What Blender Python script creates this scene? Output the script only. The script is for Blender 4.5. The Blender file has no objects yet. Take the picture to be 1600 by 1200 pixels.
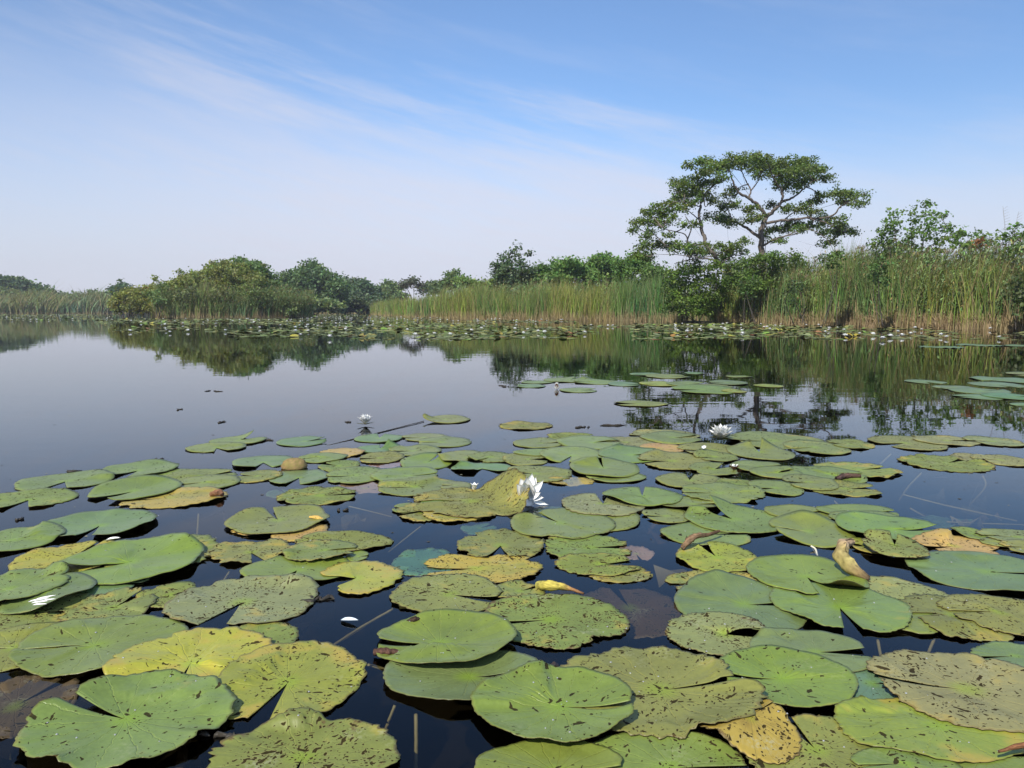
import bpy, math, numpy as np
from mathutils import Vector
R = math.radians
sc = bpy.context.scene
col = sc.collection
rng = np.random.default_rng(7)

# ------------------------------------------------------------------ camera frame
F, HC, PITCH = 1202.0, 0.68, math.atan((600 - 485) / 1202.0)
CP, SP = math.cos(PITCH), math.sin(PITCH)

def ray(px, py):
    a, b = (px - 800) / F, (600 - py) / F
    return np.array([a, CP + b * SP, -SP + b * CP])

def ground(px, py, z=0.0):              # point of the pond at height z seen at a photo pixel
    d = ray(px, py)
    t = (z - HC) / d[2]
    return np.array([0, 0, HC]) + d * t

def at(px, py, y):                      # point seen at a photo pixel, y metres in front of the boat
    d = ray(px, py)
    return np.array([0, 0, HC]) + d * (y / d[1])

def tag(o, label=None, cat=None, group=None, kind=None):
    if label: o['label'] = label
    if cat: o['category'] = cat
    if group: o['group'] = group
    if kind: o['kind'] = kind
    return o

def empty(name, loc):
    o = bpy.data.objects.new(name, None)
    o.empty_display_size = 0.1
    o.location = loc
    col.objects.link(o)
    return o

def mesh_obj(name, verts, faces, mat, parent=None, attrs=None, colors=None, smooth=False, loc=None):
    """verts (N,3); faces: an (M,k) array, or a list of such arrays"""
    me = bpy.data.meshes.new(name)
    verts = np.asarray(verts, dtype=np.float64)
    if loc is not None: verts = verts - np.asarray(loc)
    fl = faces if isinstance(faces, list) and getattr(faces[0], 'ndim', 0) == 2 else [faces]
    fl = [np.asarray(f, dtype=np.int32) for f in fl if len(f)]
    idx = np.concatenate([f.ravel() for f in fl])
    tot = np.concatenate([np.full(len(f), f.shape[1], dtype=np.int32) for f in fl])
    start = np.concatenate([[0], np.cumsum(tot)[:-1]]).astype(np.int32)
    me.vertices.add(len(verts)); me.vertices.foreach_set('co', verts.astype(np.float32).ravel())
    me.loops.add(len(idx)); me.loops.foreach_set('vertex_index', idx)
    me.polygons.add(len(tot)); me.polygons.foreach_set('loop_start', start)
    me.polygons.foreach_set('loop_total', tot)
    me.polygons.foreach_set('use_smooth', np.full(len(tot), bool(smooth)))
    for k, v in (attrs or {}).items():
        a = me.attributes.new(k, 'FLOAT', 'POINT'); a.data.foreach_set('value', np.asarray(v, dtype=np.float32))
    if colors is not None:
        a = me.attributes.new('col', 'FLOAT_COLOR', 'POINT')
        c = np.ones((len(verts), 4), dtype=np.float32); c[:, :3] = colors
        a.data.foreach_set('color', c.ravel())
    me.update(calc_edges=True); me.validate()
    me.materials.append(mat)
    o = bpy.data.objects.new(name, me)
    if loc is not None and parent is None: o.location = loc
    col.objects.link(o)
    if parent is not None:
        o.parent = parent
        if loc is not None: o.location = (0, 0, 0)
    return o

class MB:                               # gathers tubes and strips into one mesh
    def __init__(s): s.v, s.f, s.c, s.n = [], [], [], 0
    def add(s, v, f, c=(1, 1, 1)):
        v = np.asarray(v, float); s.v.append(v); s.f.append(np.asarray(f) + s.n)
        s.c.append(np.broadcast_to(np.asarray(c, float), (len(v), 3))); s.n += len(v)
    def tube(s, pts, rad, sides=6, c=(1, 1, 1), wob=0.0):
        pts = np.asarray(pts, float); n = len(pts)
        rad = np.broadcast_to(np.asarray(rad, float), (n,))
        t = np.gradient(pts, axis=0); t /= np.linalg.norm(t, axis=1)[:, None] + 1e-9
        ref = np.where(np.abs(t[:, 2:3]) > 0.9, [[1., 0, 0]], [[0., 0, 1]])
        a = np.cross(t, ref); a /= np.linalg.norm(a, axis=1)[:, None] + 1e-9
        b = np.cross(t, a)
        th = np.linspace(0, 2 * np.pi, sides, endpoint=False)
        rr = rad[:, None] * (1 + wob * rng.normal(size=(n, sides)))
        v = pts[:, None] + rr[..., None] * (np.cos(th)[None, :, None] * a[:, None] + np.sin(th)[None, :, None] * b[:, None])
        i = np.arange(n - 1)[:, None] * sides; j = np.arange(sides)[None]; k = (j + 1) % sides
        f = np.stack([i + j, i + k, i + sides + k, i + sides + j], -1).reshape(-1, 4)
        s.add(v.reshape(-1, 3), f, c)
        for e, rev in ((0, 1), (n - 1, 0)):        # close both ends with a fan folded to quads
            cidx = np.arange(sides) + e * sides
            cen = len(v.reshape(-1, 3))
            m = pts[e][None]
            s.v.append(m); s.c.append(np.broadcast_to(np.asarray(c, float), (1, 3)))
            ci = s.n; s.n += 1
            base = ci - cen
            for q in range(0, sides - 1, 2):
                f3 = [ci, base + cidx[q], base + cidx[q + 1], base + cidx[(q + 2) % sides]]
                s.f.append(np.array([f3[::-1] if rev else f3]))
    def build(s, name, mat, parent=None, smooth=True, loc=None):
        return mesh_obj(name, np.concatenate(s.v), np.concatenate(s.f), mat, parent, colors=np.concatenate(s.c), smooth=smooth, loc=loc)

def spline(pts, n):                     # Catmull-Rom through the points
    p = np.asarray(pts, float); p = np.vstack([2 * p[0] - p[1], p, 2 * p[-1] - p[-2]])
    m = len(p) - 3; out = []
    for u in np.linspace(0, m - 1e-6, n):
        i = int(u); t = u - i; a, b, c, d = p[i:i + 4]
        out.append(0.5 * (2 * b + (c - a) * t + (2 * a - 5 * b + 4 * c - d) * t * t + (3 * b - a - 3 * c + d) * t ** 3))
    return np.array(out)

# ------------------------------------------------------------------ node helper
class NT:
    def __init__(s, tree): s.t = tree; s.t.nodes.clear()
    def n(s, typ, ins=None, **props):
        nd = s.t.nodes.new(typ)
        for k, v in props.items(): setattr(nd, k, v)
        for k, v in (ins or {}).items():
            sock = nd.inputs[k]
            if isinstance(v, bpy.types.NodeSocket): s.t.links.new(v, sock)
            elif isinstance(v, bpy.types.Node): s.t.links.new(v.outputs[0], sock)
            else: sock.default_value = v
        return nd
    def m(s, op, a, b=None, c=None, clamp=False):
        nd = s.t.nodes.new('ShaderNodeMath'); nd.operation = op; nd.use_clamp = clamp
        for i, v in enumerate((a, b, c)):
            if v is None: continue
            if isinstance(v, bpy.types.NodeSocket): s.t.links.new(v, nd.inputs[i])
            else: nd.inputs[i].default_value = v
        return nd.outputs[0]
    def ss(s, x, lo, hi, a=0.0, b=1.0):
        nd = s.n('ShaderNodeMapRange', {0: x, 1: lo, 2: hi, 3: a, 4: b}, interpolation_type='SMOOTHSTEP')
        return nd.outputs[0]
    def mix(s, fac, a, b, blend='MIX'):
        nd = s.t.nodes.new('ShaderNodeMix'); nd.data_type = 'RGBA'; nd.blend_type = blend
        for i, v in ((0, fac), (6, a), (7, b)):
            if isinstance(v, bpy.types.NodeSocket): s.t.links.new(v, nd.inputs[i])
            else: nd.inputs[i].default_value = (v if i == 0 or len(v) == 4 else (*v, 1))
        return nd.outputs[2]
    def noise(s, vec, scale, detail=3, rough=0.55, dim='3D'):
        return s.n('ShaderNodeTexNoise', {'Vector': vec, 'Scale': scale, 'Detail': detail, 'Roughness': rough}, noise_dimensions=dim).outputs[0]
    def attr(s, name, typ='GEOMETRY', out='Fac'):
        return s.n('ShaderNodeAttribute', attribute_name=name, attribute_type=typ).outputs[out]

def new_mat(name):
    m = bpy.data.materials.new(name); m.use_nodes = True
    return m, NT(m.node_tree)

def out(nt, surf=None, vol=None):
    o = nt.n('ShaderNodeOutputMaterial')
    if surf is not None: nt.t.links.new(surf.outputs[0], o.inputs['Surface'])
    if vol is not None: nt.t.links.new(vol.outputs[0], o.inputs['Volume'])

# ------------------------------------------------------------------ materials
def leaf_material(name, transl=0.38, rough=0.5, spec=0.3):
    m, t = new_mat(name)
    c = t.attr('col', out='Color')
    p = t.n('ShaderNodeBsdfPrincipled', {'Base Color': c, 'Roughness': rough, 'Specular IOR Level': spec})
    tc = t.mix(1.0, c, (1.35, 1.3, 0.55), 'MULTIPLY')
    tr = t.n('ShaderNodeBsdfTranslucent', {'Color': tc})
    out(t, t.n('ShaderNodeMixShader', {0: transl, 1: p.outputs[0], 2: tr.outputs[0]}))
    return m

def plain_material(name, rough=0.8, spec=0.2, noise_scale=12.0, amount=0.5, bump=0.0):
    m, t = new_mat(name)
    c = t.attr('col', out='Color')
    co = t.n('ShaderNodeTexCoord').outputs['Object']
    n = t.noise(co, noise_scale, 5, 0.65)
    g = t.m('MULTIPLY_ADD', n, 2 * amount, 1 - amount)
    gc = t.n('ShaderNodeCombineColor', {0: g, 1: g, 2: g}).outputs[0]
    p = t.n('ShaderNodeBsdfPrincipled', {'Base Color': t.mix(1.0, c, gc, 'MULTIPLY'), 'Roughness': rough, 'Specular IOR Level': spec})
    if bump:
        b = t.n('ShaderNodeBump', {'Height': n, 'Strength': 0.8, 'Distance': bump})
        t.t.links.new(b.outputs[0], p.inputs['Normal'])
    out(t, p)
    return m

M_LEAF = leaf_material('tree_leaf')
M_REED = leaf_material('reed_blade', 0.22, 0.6, 0.15)
M_BARK = plain_material('bark', 0.9, 0.1, 9.0, 0.45, 0.02)
M_STEM = plain_material('water_stem', 0.6, 0.3, 40.0, 0.35)
M_DEAD = plain_material('dead_leaf', 0.75, 0.2, 55.0, 0.55, 0.003)
M_SOIL = plain_material('marsh_soil', 0.95, 0.05, 1.5, 0.4)

def pad_material():
    m, t = new_mat('lily_pad_skin')
    oi = t.n('ShaderNodeObjectInfo')
    base, dmg = oi.outputs['Color'], oi.outputs['Alpha']
    yel = t.m('DIVIDE', oi.outputs['Object Index'], 100.0)
    rnd = oi.outputs['Random']
    rad, ang, und = t.attr('rad'), t.attr('ang'), t.attr('under')
    co = t.n('ShaderNodeTexCoord').outputs['Object']
    off = t.n('ShaderNodeCombineXYZ', {0: t.m('MULTIPLY', rnd, 37.0), 1: t.m('MULTIPLY', rnd, 71.0), 2: 0.0})
    flat = t.n('ShaderNodeVectorMath', {0: co, 1: (1, 1, 0)}, operation='MULTIPLY').outputs[0]
    v = t.n('ShaderNodeVectorMath', {0: flat, 1: off.outputs[0]}, operation='ADD').outputs[0]
    n_lo = t.noise(v, 7.0, 3, 0.5)
    n_mid = t.noise(v, 28.0, 4, 0.6)
    n_hi = t.noise(v, 130.0, 4, 0.65)
    # body colour: broad tone drift, radial ribs, paler centre
    tone = t.m('ADD', t.m('MULTIPLY', n_lo, 0.65), t.m('ADD', t.m('MULTIPLY', n_hi, 0.45), t.m('MULTIPLY', n_mid, 0.35)))
    tone = t.m('ADD', tone, 0.28)
    tc = t.n('ShaderNodeCombineColor', {0: tone, 1: tone, 2: tone}).outputs[0]
    c = t.mix(1.0, base, tc, 'MULTIPLY')
    wob = t.m('MULTIPLY', n_mid, 0.25)
    rib = t.m('ABSOLUTE', t.m('SINE', t.m('MULTIPLY', t.m('ADD', ang, wob), 8.5)))
    ribm = t.ss(t.m('MULTIPLY', rib, t.m('ADD', rad, 0.15)), 0.0, 0.13, 1.0, 0.0)
    c = t.mix(t.m('MULTIPLY', ribm, 0.34), c, t.mix(1.0, base, (1.5, 1.35, 1.2), 'MULTIPLY'))
    cen = t.ss(rad, 0.02, 0.26, 0.75, 0.0)
    c = t.mix(cen, c, t.mix(0.5, t.mix(1.0, base, (1.3, 1.5, 0.55), 'MULTIPLY'), (0.2, 0.29, 0.025)))
    # yellowing in blotches, strongest towards the rim
    yn = t.m('ADD', t.m('ADD', n_lo, t.m('MULTIPLY', n_mid, 0.45)), t.m('MULTIPLY', rad, 0.2))
    ym = t.ss(t.m('ADD', yn, t.m('SUBTRACT', yel, 1.15)), -0.05, 0.22)
    c = t.mix(t.m('MULTIPLY', ym, 0.8), c, (0.40, 0.29, 0.05))
    # pale scuffed patches
    sc_n = t.noise(t.n('ShaderNodeVectorMath', {0: v, 1: (3.1, 9.7, 0)}, operation='ADD').outputs[0], 9.0, 2)
    sc_f = t.m('MULTIPLY', t.ss(sc_n, 0.56, 0.72), t.ss(n_hi, 0.45, 0.62))
    c = t.mix(t.m('MULTIPLY', sc_f, t.m('MULTIPLY', dmg, 0.65)), c, (0.36, 0.36, 0.23))
    # feeding marks of beetle larvae: short dark worm-like dashes, each in its own direction
    wv = t.n('ShaderNodeTexNoise', {'Vector': v, 'Scale': 70.0, 'Detail': 1.0}).outputs['Color']
    wv = t.n('ShaderNodeVectorMath', {0: t.n('ShaderNodeVectorMath', {0: wv, 1: (0.5, 0.5, 0.5)}, operation='SUBTRACT').outputs[0], 'Scale': 0.012}, operation='SCALE').outputs[0]
    vw = t.n('ShaderNodeVectorMath', {0: v, 1: wv}, operation='ADD').outputs[0]
    vw = t.n('ShaderNodeVectorMath', {0: vw, 1: (1, 1, 0)}, operation='MULTIPLY').outputs[0]
    marks = None
    clus = t.noise(v, 13.0, 2)
    for scale, ln, wd, thr in ((40.0, 0.44, 0.12, 0.50), (78.0, 0.40, 0.15, 0.50), (150.0, 0.36, 0.24, 0.40)):
        vo = t.n('ShaderNodeTexVoronoi', {'Vector': vw, 'Scale': scale, 'Randomness': 1.0}, voronoi_dimensions='2D')
        sv = t.n('ShaderNodeVectorMath', {0: vw, 'Scale': 1.0}, operation='SCALE').outputs[0]
        d = t.n('ShaderNodeVectorMath', {0: sv, 1: vo.outputs['Position']}, operation='SUBTRACT').outputs[0]
        d = t.n('ShaderNodeVectorMath', {0: d, 'Scale': scale}, operation='SCALE').outputs[0]
        cs = t.n('ShaderNodeSeparateColor', {0: vo.outputs['Color']})
        rot = t.n('ShaderNodeVectorRotate', {'Vector': d, 'Angle': t.m('MULTIPLY', cs.outputs[0], 6.283)}, rotation_type='Z_AXIS').outputs[0]
        sz = t.m('MULTIPLY_ADD', t.m('POWER', cs.outputs[2], 1.8), 1.15, 0.22)
        q = t.n('ShaderNodeSeparateXYZ', {0: rot})
        a = t.m('DIVIDE', q.outputs[0], t.m('MULTIPLY', sz, ln)); b = t.m('DIVIDE', q.outputs[1], t.m('MULTIPLY', sz, wd))
        e = t.m('ADD', t.m('MULTIPLY', a, a), t.m('MULTIPLY', b, b))
        e = t.m('ADD', e, t.m('MULTIPLY', t.m('SUBTRACT', n_hi, 0.5), 2.0))
        inside = t.ss(e, 0.7, 1.1, 1.0, 0.0)
        pres = t.m('LESS_THAN', cs.outputs[1], t.m('MULTIPLY', dmg, t.ss(clus, 0.36, 0.64, 0.06, thr + 0.40)))
        k = t.m('MULTIPLY', inside, pres)
        halo = t.m('MULTIPLY', t.ss(e, 1.0, 2.4, 0.30, 0.0), pres)
        c = t.mix(t.m('MULTIPLY', halo, dmg), c, (0.30, 0.24, 0.09))
        marks = k if marks is None else t.m('MAXIMUM', marks, k)
    rotn = t.m('ADD', t.noise(v, 17.0, 6, 0.7), t.m('MULTIPLY', t.m('POWER', rad, 3.0), 0.10))
    rot = t.ss(t.m('ADD', rotn, t.m('MULTIPLY', t.m('SUBTRACT', dmg, 1.0), 0.22)), 0.66, 0.72)
    rotc = t.mix(n_hi, (0.05, 0.03, 0.012), (0.22, 0.14, 0.045))
    c = t.mix(t.m('MULTIPLY', rot, 0.85), c, rotc)
    dark = t.mix(n_mid, (0.010, 0.009, 0.006), (0.045, 0.030, 0.014))
    c = t.mix(t.m('MULTIPLY', marks, 0.93), c, dark)
    # brown frayed rim
    rim = t.ss(t.m('ADD', rad, t.m('MULTIPLY', t.m('SUBTRACT', n_mid, 0.5), t.m('MULTIPLY', dmg, 0.22))), 0.965, 1.0)
    c = t.mix(t.m('MULTIPLY', rim, t.m('MULTIPLY_ADD', dmg, 0.5, 0.3)), c, (0.11, 0.075, 0.03))
    # reddish brown underside
    c = t.mix(und, c, t.mix(n_mid, (0.10, 0.045, 0.03), (0.12, 0.11, 0.04)))
    h = t.m('ADD', t.m('MULTIPLY', n_hi, 0.35), t.m('ADD', t.m('MULTIPLY', ribm, -0.8), t.m('MULTIPLY', marks, -0.6)))
    bump = t.n('ShaderNodeBump', {'Height': h, 'Strength': 0.45, 'Distance': 0.0028})
    rough = t.m('ADD', t.m('MULTIPLY', n_mid, 0.2), t.m('MULTIPLY_ADD', dmg, 0.20, 0.25))
    p = t.n('ShaderNodeBsdfPrincipled', {'Base Color': c, 'Roughness': rough, 'Specular IOR Level': t.m('MULTIPLY', t.m('SUBTRACT', 1.0, marks), 0.42), 'Coat Weight': t.m('MULTIPLY', t.m('SUBTRACT', 1.0, dmg), 0.16), 'Coat Roughness': 0.16, 'Normal': bump.outputs[0]})
    tr = t.n('ShaderNodeBsdfTranslucent', {'Color': t.mix(1.0, c, (1.2, 1.3, 0.4), 'MULTIPLY')})
    out(t, t.n('ShaderNodeMixShader', {0: 0.12, 1: p.outputs[0], 2: tr.outputs[0]}))
    return m
M_PAD = pad_material()

def far_pad_material():
    m, t = new_mat('far_lily_pad')
    p = t.n('ShaderNodeBsdfPrincipled', {'Base Color': t.attr('col', out='Color'), 'Roughness': 0.6, 'Specular IOR Level': 0.25})
    out(t, p); return m
M_FPAD = far_pad_material()

def petal_material():
    m, t = new_mat('lily_petal')
    co = t.n('ShaderNodeTexCoord').outputs['Object']
    c = t.mix(t.noise(co, 60, 3), (0.86, 0.86, 0.83), (0.9, 0.9, 0.88))
    p = t.n('ShaderNodeBsdfPrincipled', {'Base Color': t.mix(1.0, c, t.attr('col', out='Color'), 'MULTIPLY'), 'Roughness': 0.5, 'Specular IOR Level': 0.3})
    tr = t.n('ShaderNodeBsdfTranslucent', {'Color': (0.8, 0.8, 0.74, 1)})
    out(t, t.n('ShaderNodeMixShader', {0: 0.18, 1: p.outputs[0], 2: tr.outputs[0]}))
    return m
M_PETAL = petal_material()

def water_material():
    m, t = new_mat('pond_water')
    co = t.n('ShaderNodeTexCoord').outputs['Object']
    s1 = t.n('ShaderNodeMapping', {'Vector': co, 'Scale': (0.5, 1.3, 1)}).outputs[0]
    a = t.noise(s1, 2.2, 2, 0.5)
    b = t.noise(s1, 11.0, 2, 0.5)
    patch = t.ss(t.noise(co, 0.13, 2), 0.40, 0.62, 0.35, 1.0)
    h = t.m('MULTIPLY', t.m('ADD', t.m('MULTIPLY', a, 1.0), t.m('MULTIPLY', b, 0.10)), patch)
    bump = t.n('ShaderNodeBump', {'Height': h, 'Strength': 1.0, 'Distance': 0.0015}).outputs[0]
    fr = t.n('ShaderNodeFresnel', {'IOR': 1.333, 'Normal': bump}).outputs[0]
    gl = t.n('ShaderNodeBsdfGlossy', {'Color': (0.97, 0.97, 0.97, 1), 'Roughness': 0.012, 'Normal': bump})
    tr = t.n('ShaderNodeBsdfTransparent', {'Color': (0.93, 0.95, 0.93, 1)})
    mixs = t.n('ShaderNodeMixShader', {0: fr, 1: tr.outputs[0], 2: gl.outputs[0]})
    vol = t.n('ShaderNodeVolumeAbsorption', {'Color': (0.45, 0.42, 0.34, 1), 'Density': 7.0})
    out(t, mixs, vol)
    return m
M_WATER = water_material()

# ------------------------------------------------------------------ world, sun, camera
SUN_EL, SUN_AZ = 45.0, -147.0           # azimuth measured from the view direction, clockwise seen from above
w = bpy.data.worlds.new('World'); sc.world = w; w.use_nodes = True
t = NT(w.node_tree)
SKY_STRENGTH = 0.12
sky = t.n('ShaderNodeTexSky', sky_type='NISHITA', sun_disc=False, sun_elevation=R(SUN_EL), sun_rotation=R((-SUN_AZ) % 360),
          altitude=0.0, air_density=1.0, dust_density=0.7, ozone_density=1.6)
dirv = t.n('ShaderNodeTexCoord').outputs['Generated']
xyz = t.n('ShaderNodeSeparateXYZ', {0: dirv})
X, Y, Z = xyz.outputs
az = t.m('ARCTAN2', X, Y)
el = t.m('ARCSINE', Z)
uv = t.n('ShaderNodeCombineXYZ', {0: t.m('MULTIPLY', az, 1.0), 1: t.m('MULTIPLY', el, 3.0), 2: 0.0}).outputs[0]
skew = t.n('ShaderNodeCombineXYZ', {0: t.m('ADD', az, t.m('MULTIPLY', el, 0.9)), 1: t.m('MULTIPLY', t.m('ADD', el, t.m('MULTIPLY', az, 0.22)), 6.5), 2: 3.0}).outputs[0]
nA = t.noise(uv, 3.0, 5, 0.6)
nB = t.noise(skew, 3.6, 7, 0.62)
nC = t.noise(skew, 14.0, 5, 0.65)
edge = t.m('ADD', t.m('MULTIPLY', az, -0.125), 0.232)                 # the veil's upper edge sinks from left to right
e2 = t.m('ADD', t.m('SUBTRACT', el, edge), t.m('ADD', t.m('MULTIPLY', t.m('SUBTRACT', nB, 0.5), 0.30), t.m('MULTIPLY', t.m('SUBTRACT', nC, 0.5), 0.10)))
veil = t.m('MULTIPLY', t.ss(e2, -0.09, 0.05, 1.0, 0.0), t.m('MULTIPLY', t.ss(az, 0.05, 0.5, 0.75, 0.45), t.ss(az, -0.62, -0.22, 0.42, 1.0)))
thick = t.m('MULTIPLY', veil, t.m('ADD', t.m('MULTIPLY_ADD', nA, 0.55, 0.10), t.m('MULTIPLY', nC, 1.05)))
low = t.ss(el, 0.0, 0.26, 0.88, 0.0)
streak = t.m('MULTIPLY', t.ss(nB, 0.50, 0.85), t.ss(az, -0.6, 0.1, 0.38, 0.12))
left = t.m('MULTIPLY', t.ss(az, -0.75, 0.1, 0.10, 0.0), t.ss(el, 0.5, 0.2, 0.3, 1.0))
inv = t.m('MULTIPLY', t.m('SUBTRACT', 1.0, thick), t.m('MULTIPLY', t.m('SUBTRACT', 1.0, low), t.m('MULTIPLY', t.m('SUBTRACT', 1.0, streak), t.m('SUBTRACT', 1.0, left))))
cl = t.m('SUBTRACT', 1.0, inv, clamp=True)
cl = t.m('MULTIPLY', cl, t.ss(el, 0.35, 0.75, 1.0, 0.25))
sdim = t.ss(az, -0.85, 0.15, 0.70, 1.0)
skyc = t.mix(1.0, sky.outputs[0], t.n('ShaderNodeCombineColor', {0: t.m('MULTIPLY', sdim, 0.81), 1: t.m('MULTIPLY', sdim, 0.965), 2: t.m('MULTIPLY', sdim, 1.15)}).outputs[0], 'MULTIPLY')
dim = t.ss(az, -0.7, -0.05, 0.92, 1.0)
ccol = t.mix(1.0, (4.52, 4.6, 5.32, 1), t.n('ShaderNodeCombineColor', {0: dim, 1: dim, 2: dim}).outputs[0], 'MULTIPLY')
skyc = t.mix(cl, skyc, ccol)
bg = t.n('ShaderNodeBackground', {'Color': skyc, 'Strength': SKY_STRENGTH})
wo = t.n('ShaderNodeOutputWorld'); w.node_tree.links.new(bg.outputs[0], wo.inputs[0])

sl = bpy.data.lights.new('sun', 'SUN'); sl.energy = 4.5; sl.angle = R(0.53); sl.color = (1.0, 0.955, 0.87)
so = bpy.data.objects.new('sun', sl); col.objects.link(so); so.location = (-20, -20, 40)
sd = Vector((math.sin(R(SUN_AZ)) * math.cos(R(SUN_EL)), math.cos(R(SUN_AZ)) * math.cos(R(SUN_EL)), math.sin(R(SUN_EL))))
so.rotation_euler = sd.to_track_quat('Z', 'Y').to_euler()

cam = bpy.data.cameras.new('camera'); cam.sensor_width = 36.0; cam.lens = 36.0 * F / 1600.0
cam.clip_start = 0.05; cam.clip_end = 5000
cob = bpy.data.objects.new('camera', cam); cob.location = (0, 0, HC); cob.rotation_euler = (math.pi / 2 - PITCH, 0, 0)
col.objects.link(cob); sc.camera = cob
sc.view_settings.view_transform = 'Standard'; sc.view_settings.look = 'None'
sc.view_settings.exposure = 0.45; sc.view_settings.gamma = 1.0
sc.cycles.max_bounces = 8; sc.cycles.transparent_max_bounces = 12; sc.cycles.volume_bounces = 0
sc.cycles.caustics_reflective = False; sc.cycles.caustics_refractive = False
# ------------------------------------------------------------------ pond, bed and marsh
def box_mesh(x0, x1, y0, y1, z0, z1):
    v = [(x, y, z) for z in (z0, z1) for y in (y0, y1) for x in (x0, x1)]
    f = [(0, 2, 3, 1), (4, 5, 7, 6), (0, 1, 5, 4), (2, 6, 7, 3), (0, 4, 6, 2), (1, 3, 7, 5)]
    return v, f
v, f = box_mesh(-300, 300, -20, 420, -0.32, 0.0)
tag(mesh_obj('water', v, f, M_WATER), kind='structure')
tag(mesh_obj('pond_bed', [(-300, -20, -0.24), (300, -20, -0.24), (300, 420, -0.24), (-300, 420, -0.24)], [(0, 1, 2, 3)], M_SOIL,
             colors=np.full((4, 3), (0.11, 0.095, 0.065))), kind='structure')

# shoreline as seen, from the far left bank through the channel to the near right bank
SHORE_L = [(-260, 491.2), (-100, 490.6), (60, 490.4), (180, 490.2), (320, 489.6), (460, 489.2), (555, 489.4)]
SHORE_R = [(560, 490.2), (585, 492.0), (610, 494.0), (650, 496.0), (700, 497.4), (780, 499.0), (860, 500.2), (960, 501.4), (1050, 503.2),
           (1130, 505.2), (1240, 507.6), (1340, 509.8), (1440, 512.4), (1540, 514.6), (1640, 518.0), (1800, 525.0), (2100, 540.0)]
shore = np.array([ground(x, y) for x, y in SHORE_L + SHORE_R])
n = len(shore)
dirs = shore[:, :2] / np.linalg.norm(shore[:, :2], axis=1)[:, None]
back = np.c_[shore[:, :2] + dirs * 1.2, np.full(n, 0.06)]
far = np.c_[shore[:, :2] + dirs * (430.0 - np.minimum(np.linalg.norm(shore[:, :2], axis=1), 400)[:, None]), np.full(n, 0.4)]
foot = np.c_[shore[:, :2] + dirs * 0.6, np.full(n, -0.30)]
gv = np.vstack([foot, back, far]); i = np.arange(n - 1)
gf = np.vstack([np.c_[i, i + 1, i + 1 + n, i + n], np.c_[i + n, i + n + 1, i + 2 * n + 1, i + 2 * n]])
tag(mesh_obj('marsh_ground', gv, gf, M_SOIL, colors=np.full((3 * n, 3), (0.055, 0.05, 0.028))), kind='structure')

# island: an oval of low ground
ia, ib = ground(176, 498.0), ground(478, 497.0)
ic = (ia + ib) / 2; ic[1] += 5.0
th = np.linspace(0, 2 * np.pi, 40, endpoint=False)
irx = (ib[0] - ia[0]) / 2
ring = np.c_[ic[0] + irx * np.cos(th), ic[1] + 5.0 * np.sin(th)]
iv = np.vstack([np.c_[ring * 1.0, np.full(40, -0.30)], np.c_[(ring - ic[:2]) * 0.97 + ic[:2], np.full(40, 0.05)], [[ic[0], ic[1], 0.25]]])
k = np.arange(40); k1 = (k + 1) % 40
tag(mesh_obj('island_ground', iv, [np.c_[k, k1, k1 + 40, k + 40], np.c_[k + 40, k1 + 40, np.full(40, 80)]], M_SOIL,
             colors=np.full((81, 3), (0.055, 0.05, 0.028))), kind='structure')

# ------------------------------------------------------------------ lily pads
STY = {  # base colour, damage, yellowing, raggedness
    'f': ((0.165, 0.225, 0.036), .09, 0, .004), 'b': ((0.135, 0.200, 0.060), .08, 0, .004), 'g': ((0.172, 0.212, 0.046), .26, .06, .007),
    'o': ((0.182, 0.215, 0.048), .55, .12, .012), 's': ((0.178, 0.212, 0.044), .92, .2, .020), 'p': ((0.225, 0.232, 0.085), .9, .15, .014),
    'yg': ((0.235, 0.275, 0.036), .42, .25, .010), 'y': ((0.340, 0.320, 0.040), .5, .3, .012), 't': ((0.19, 0.215, 0.055), 1.0, .3, .055),
    'yt': ((0.320, 0.280, 0.060), 1.0, .5, .080), 'or': ((0.430, 0.270, 0.075), .5, .3, .030), 'r': ((0.165, 0.185, 0.070), .15, 0, .004),
    'br': ((0.105, 0.055, 0.022), .9, 0, .05), 'w': ((0.095, 0.185, 0.100), .7, .05, .02), 'rt': ((.25, .17, .035), 1.0, .5, .06), 'pk': ((0.30, 0.19, 0.13), .5, .1, .03)}
GX0, GY0, GR = -9.0, 0.7, 0.007
HF = np.zeros((int(12.5 / GR), int(18.0 / GR)), dtype=np.float32)
PAD_GROUP = 'water lily pads floating on the pond'

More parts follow.
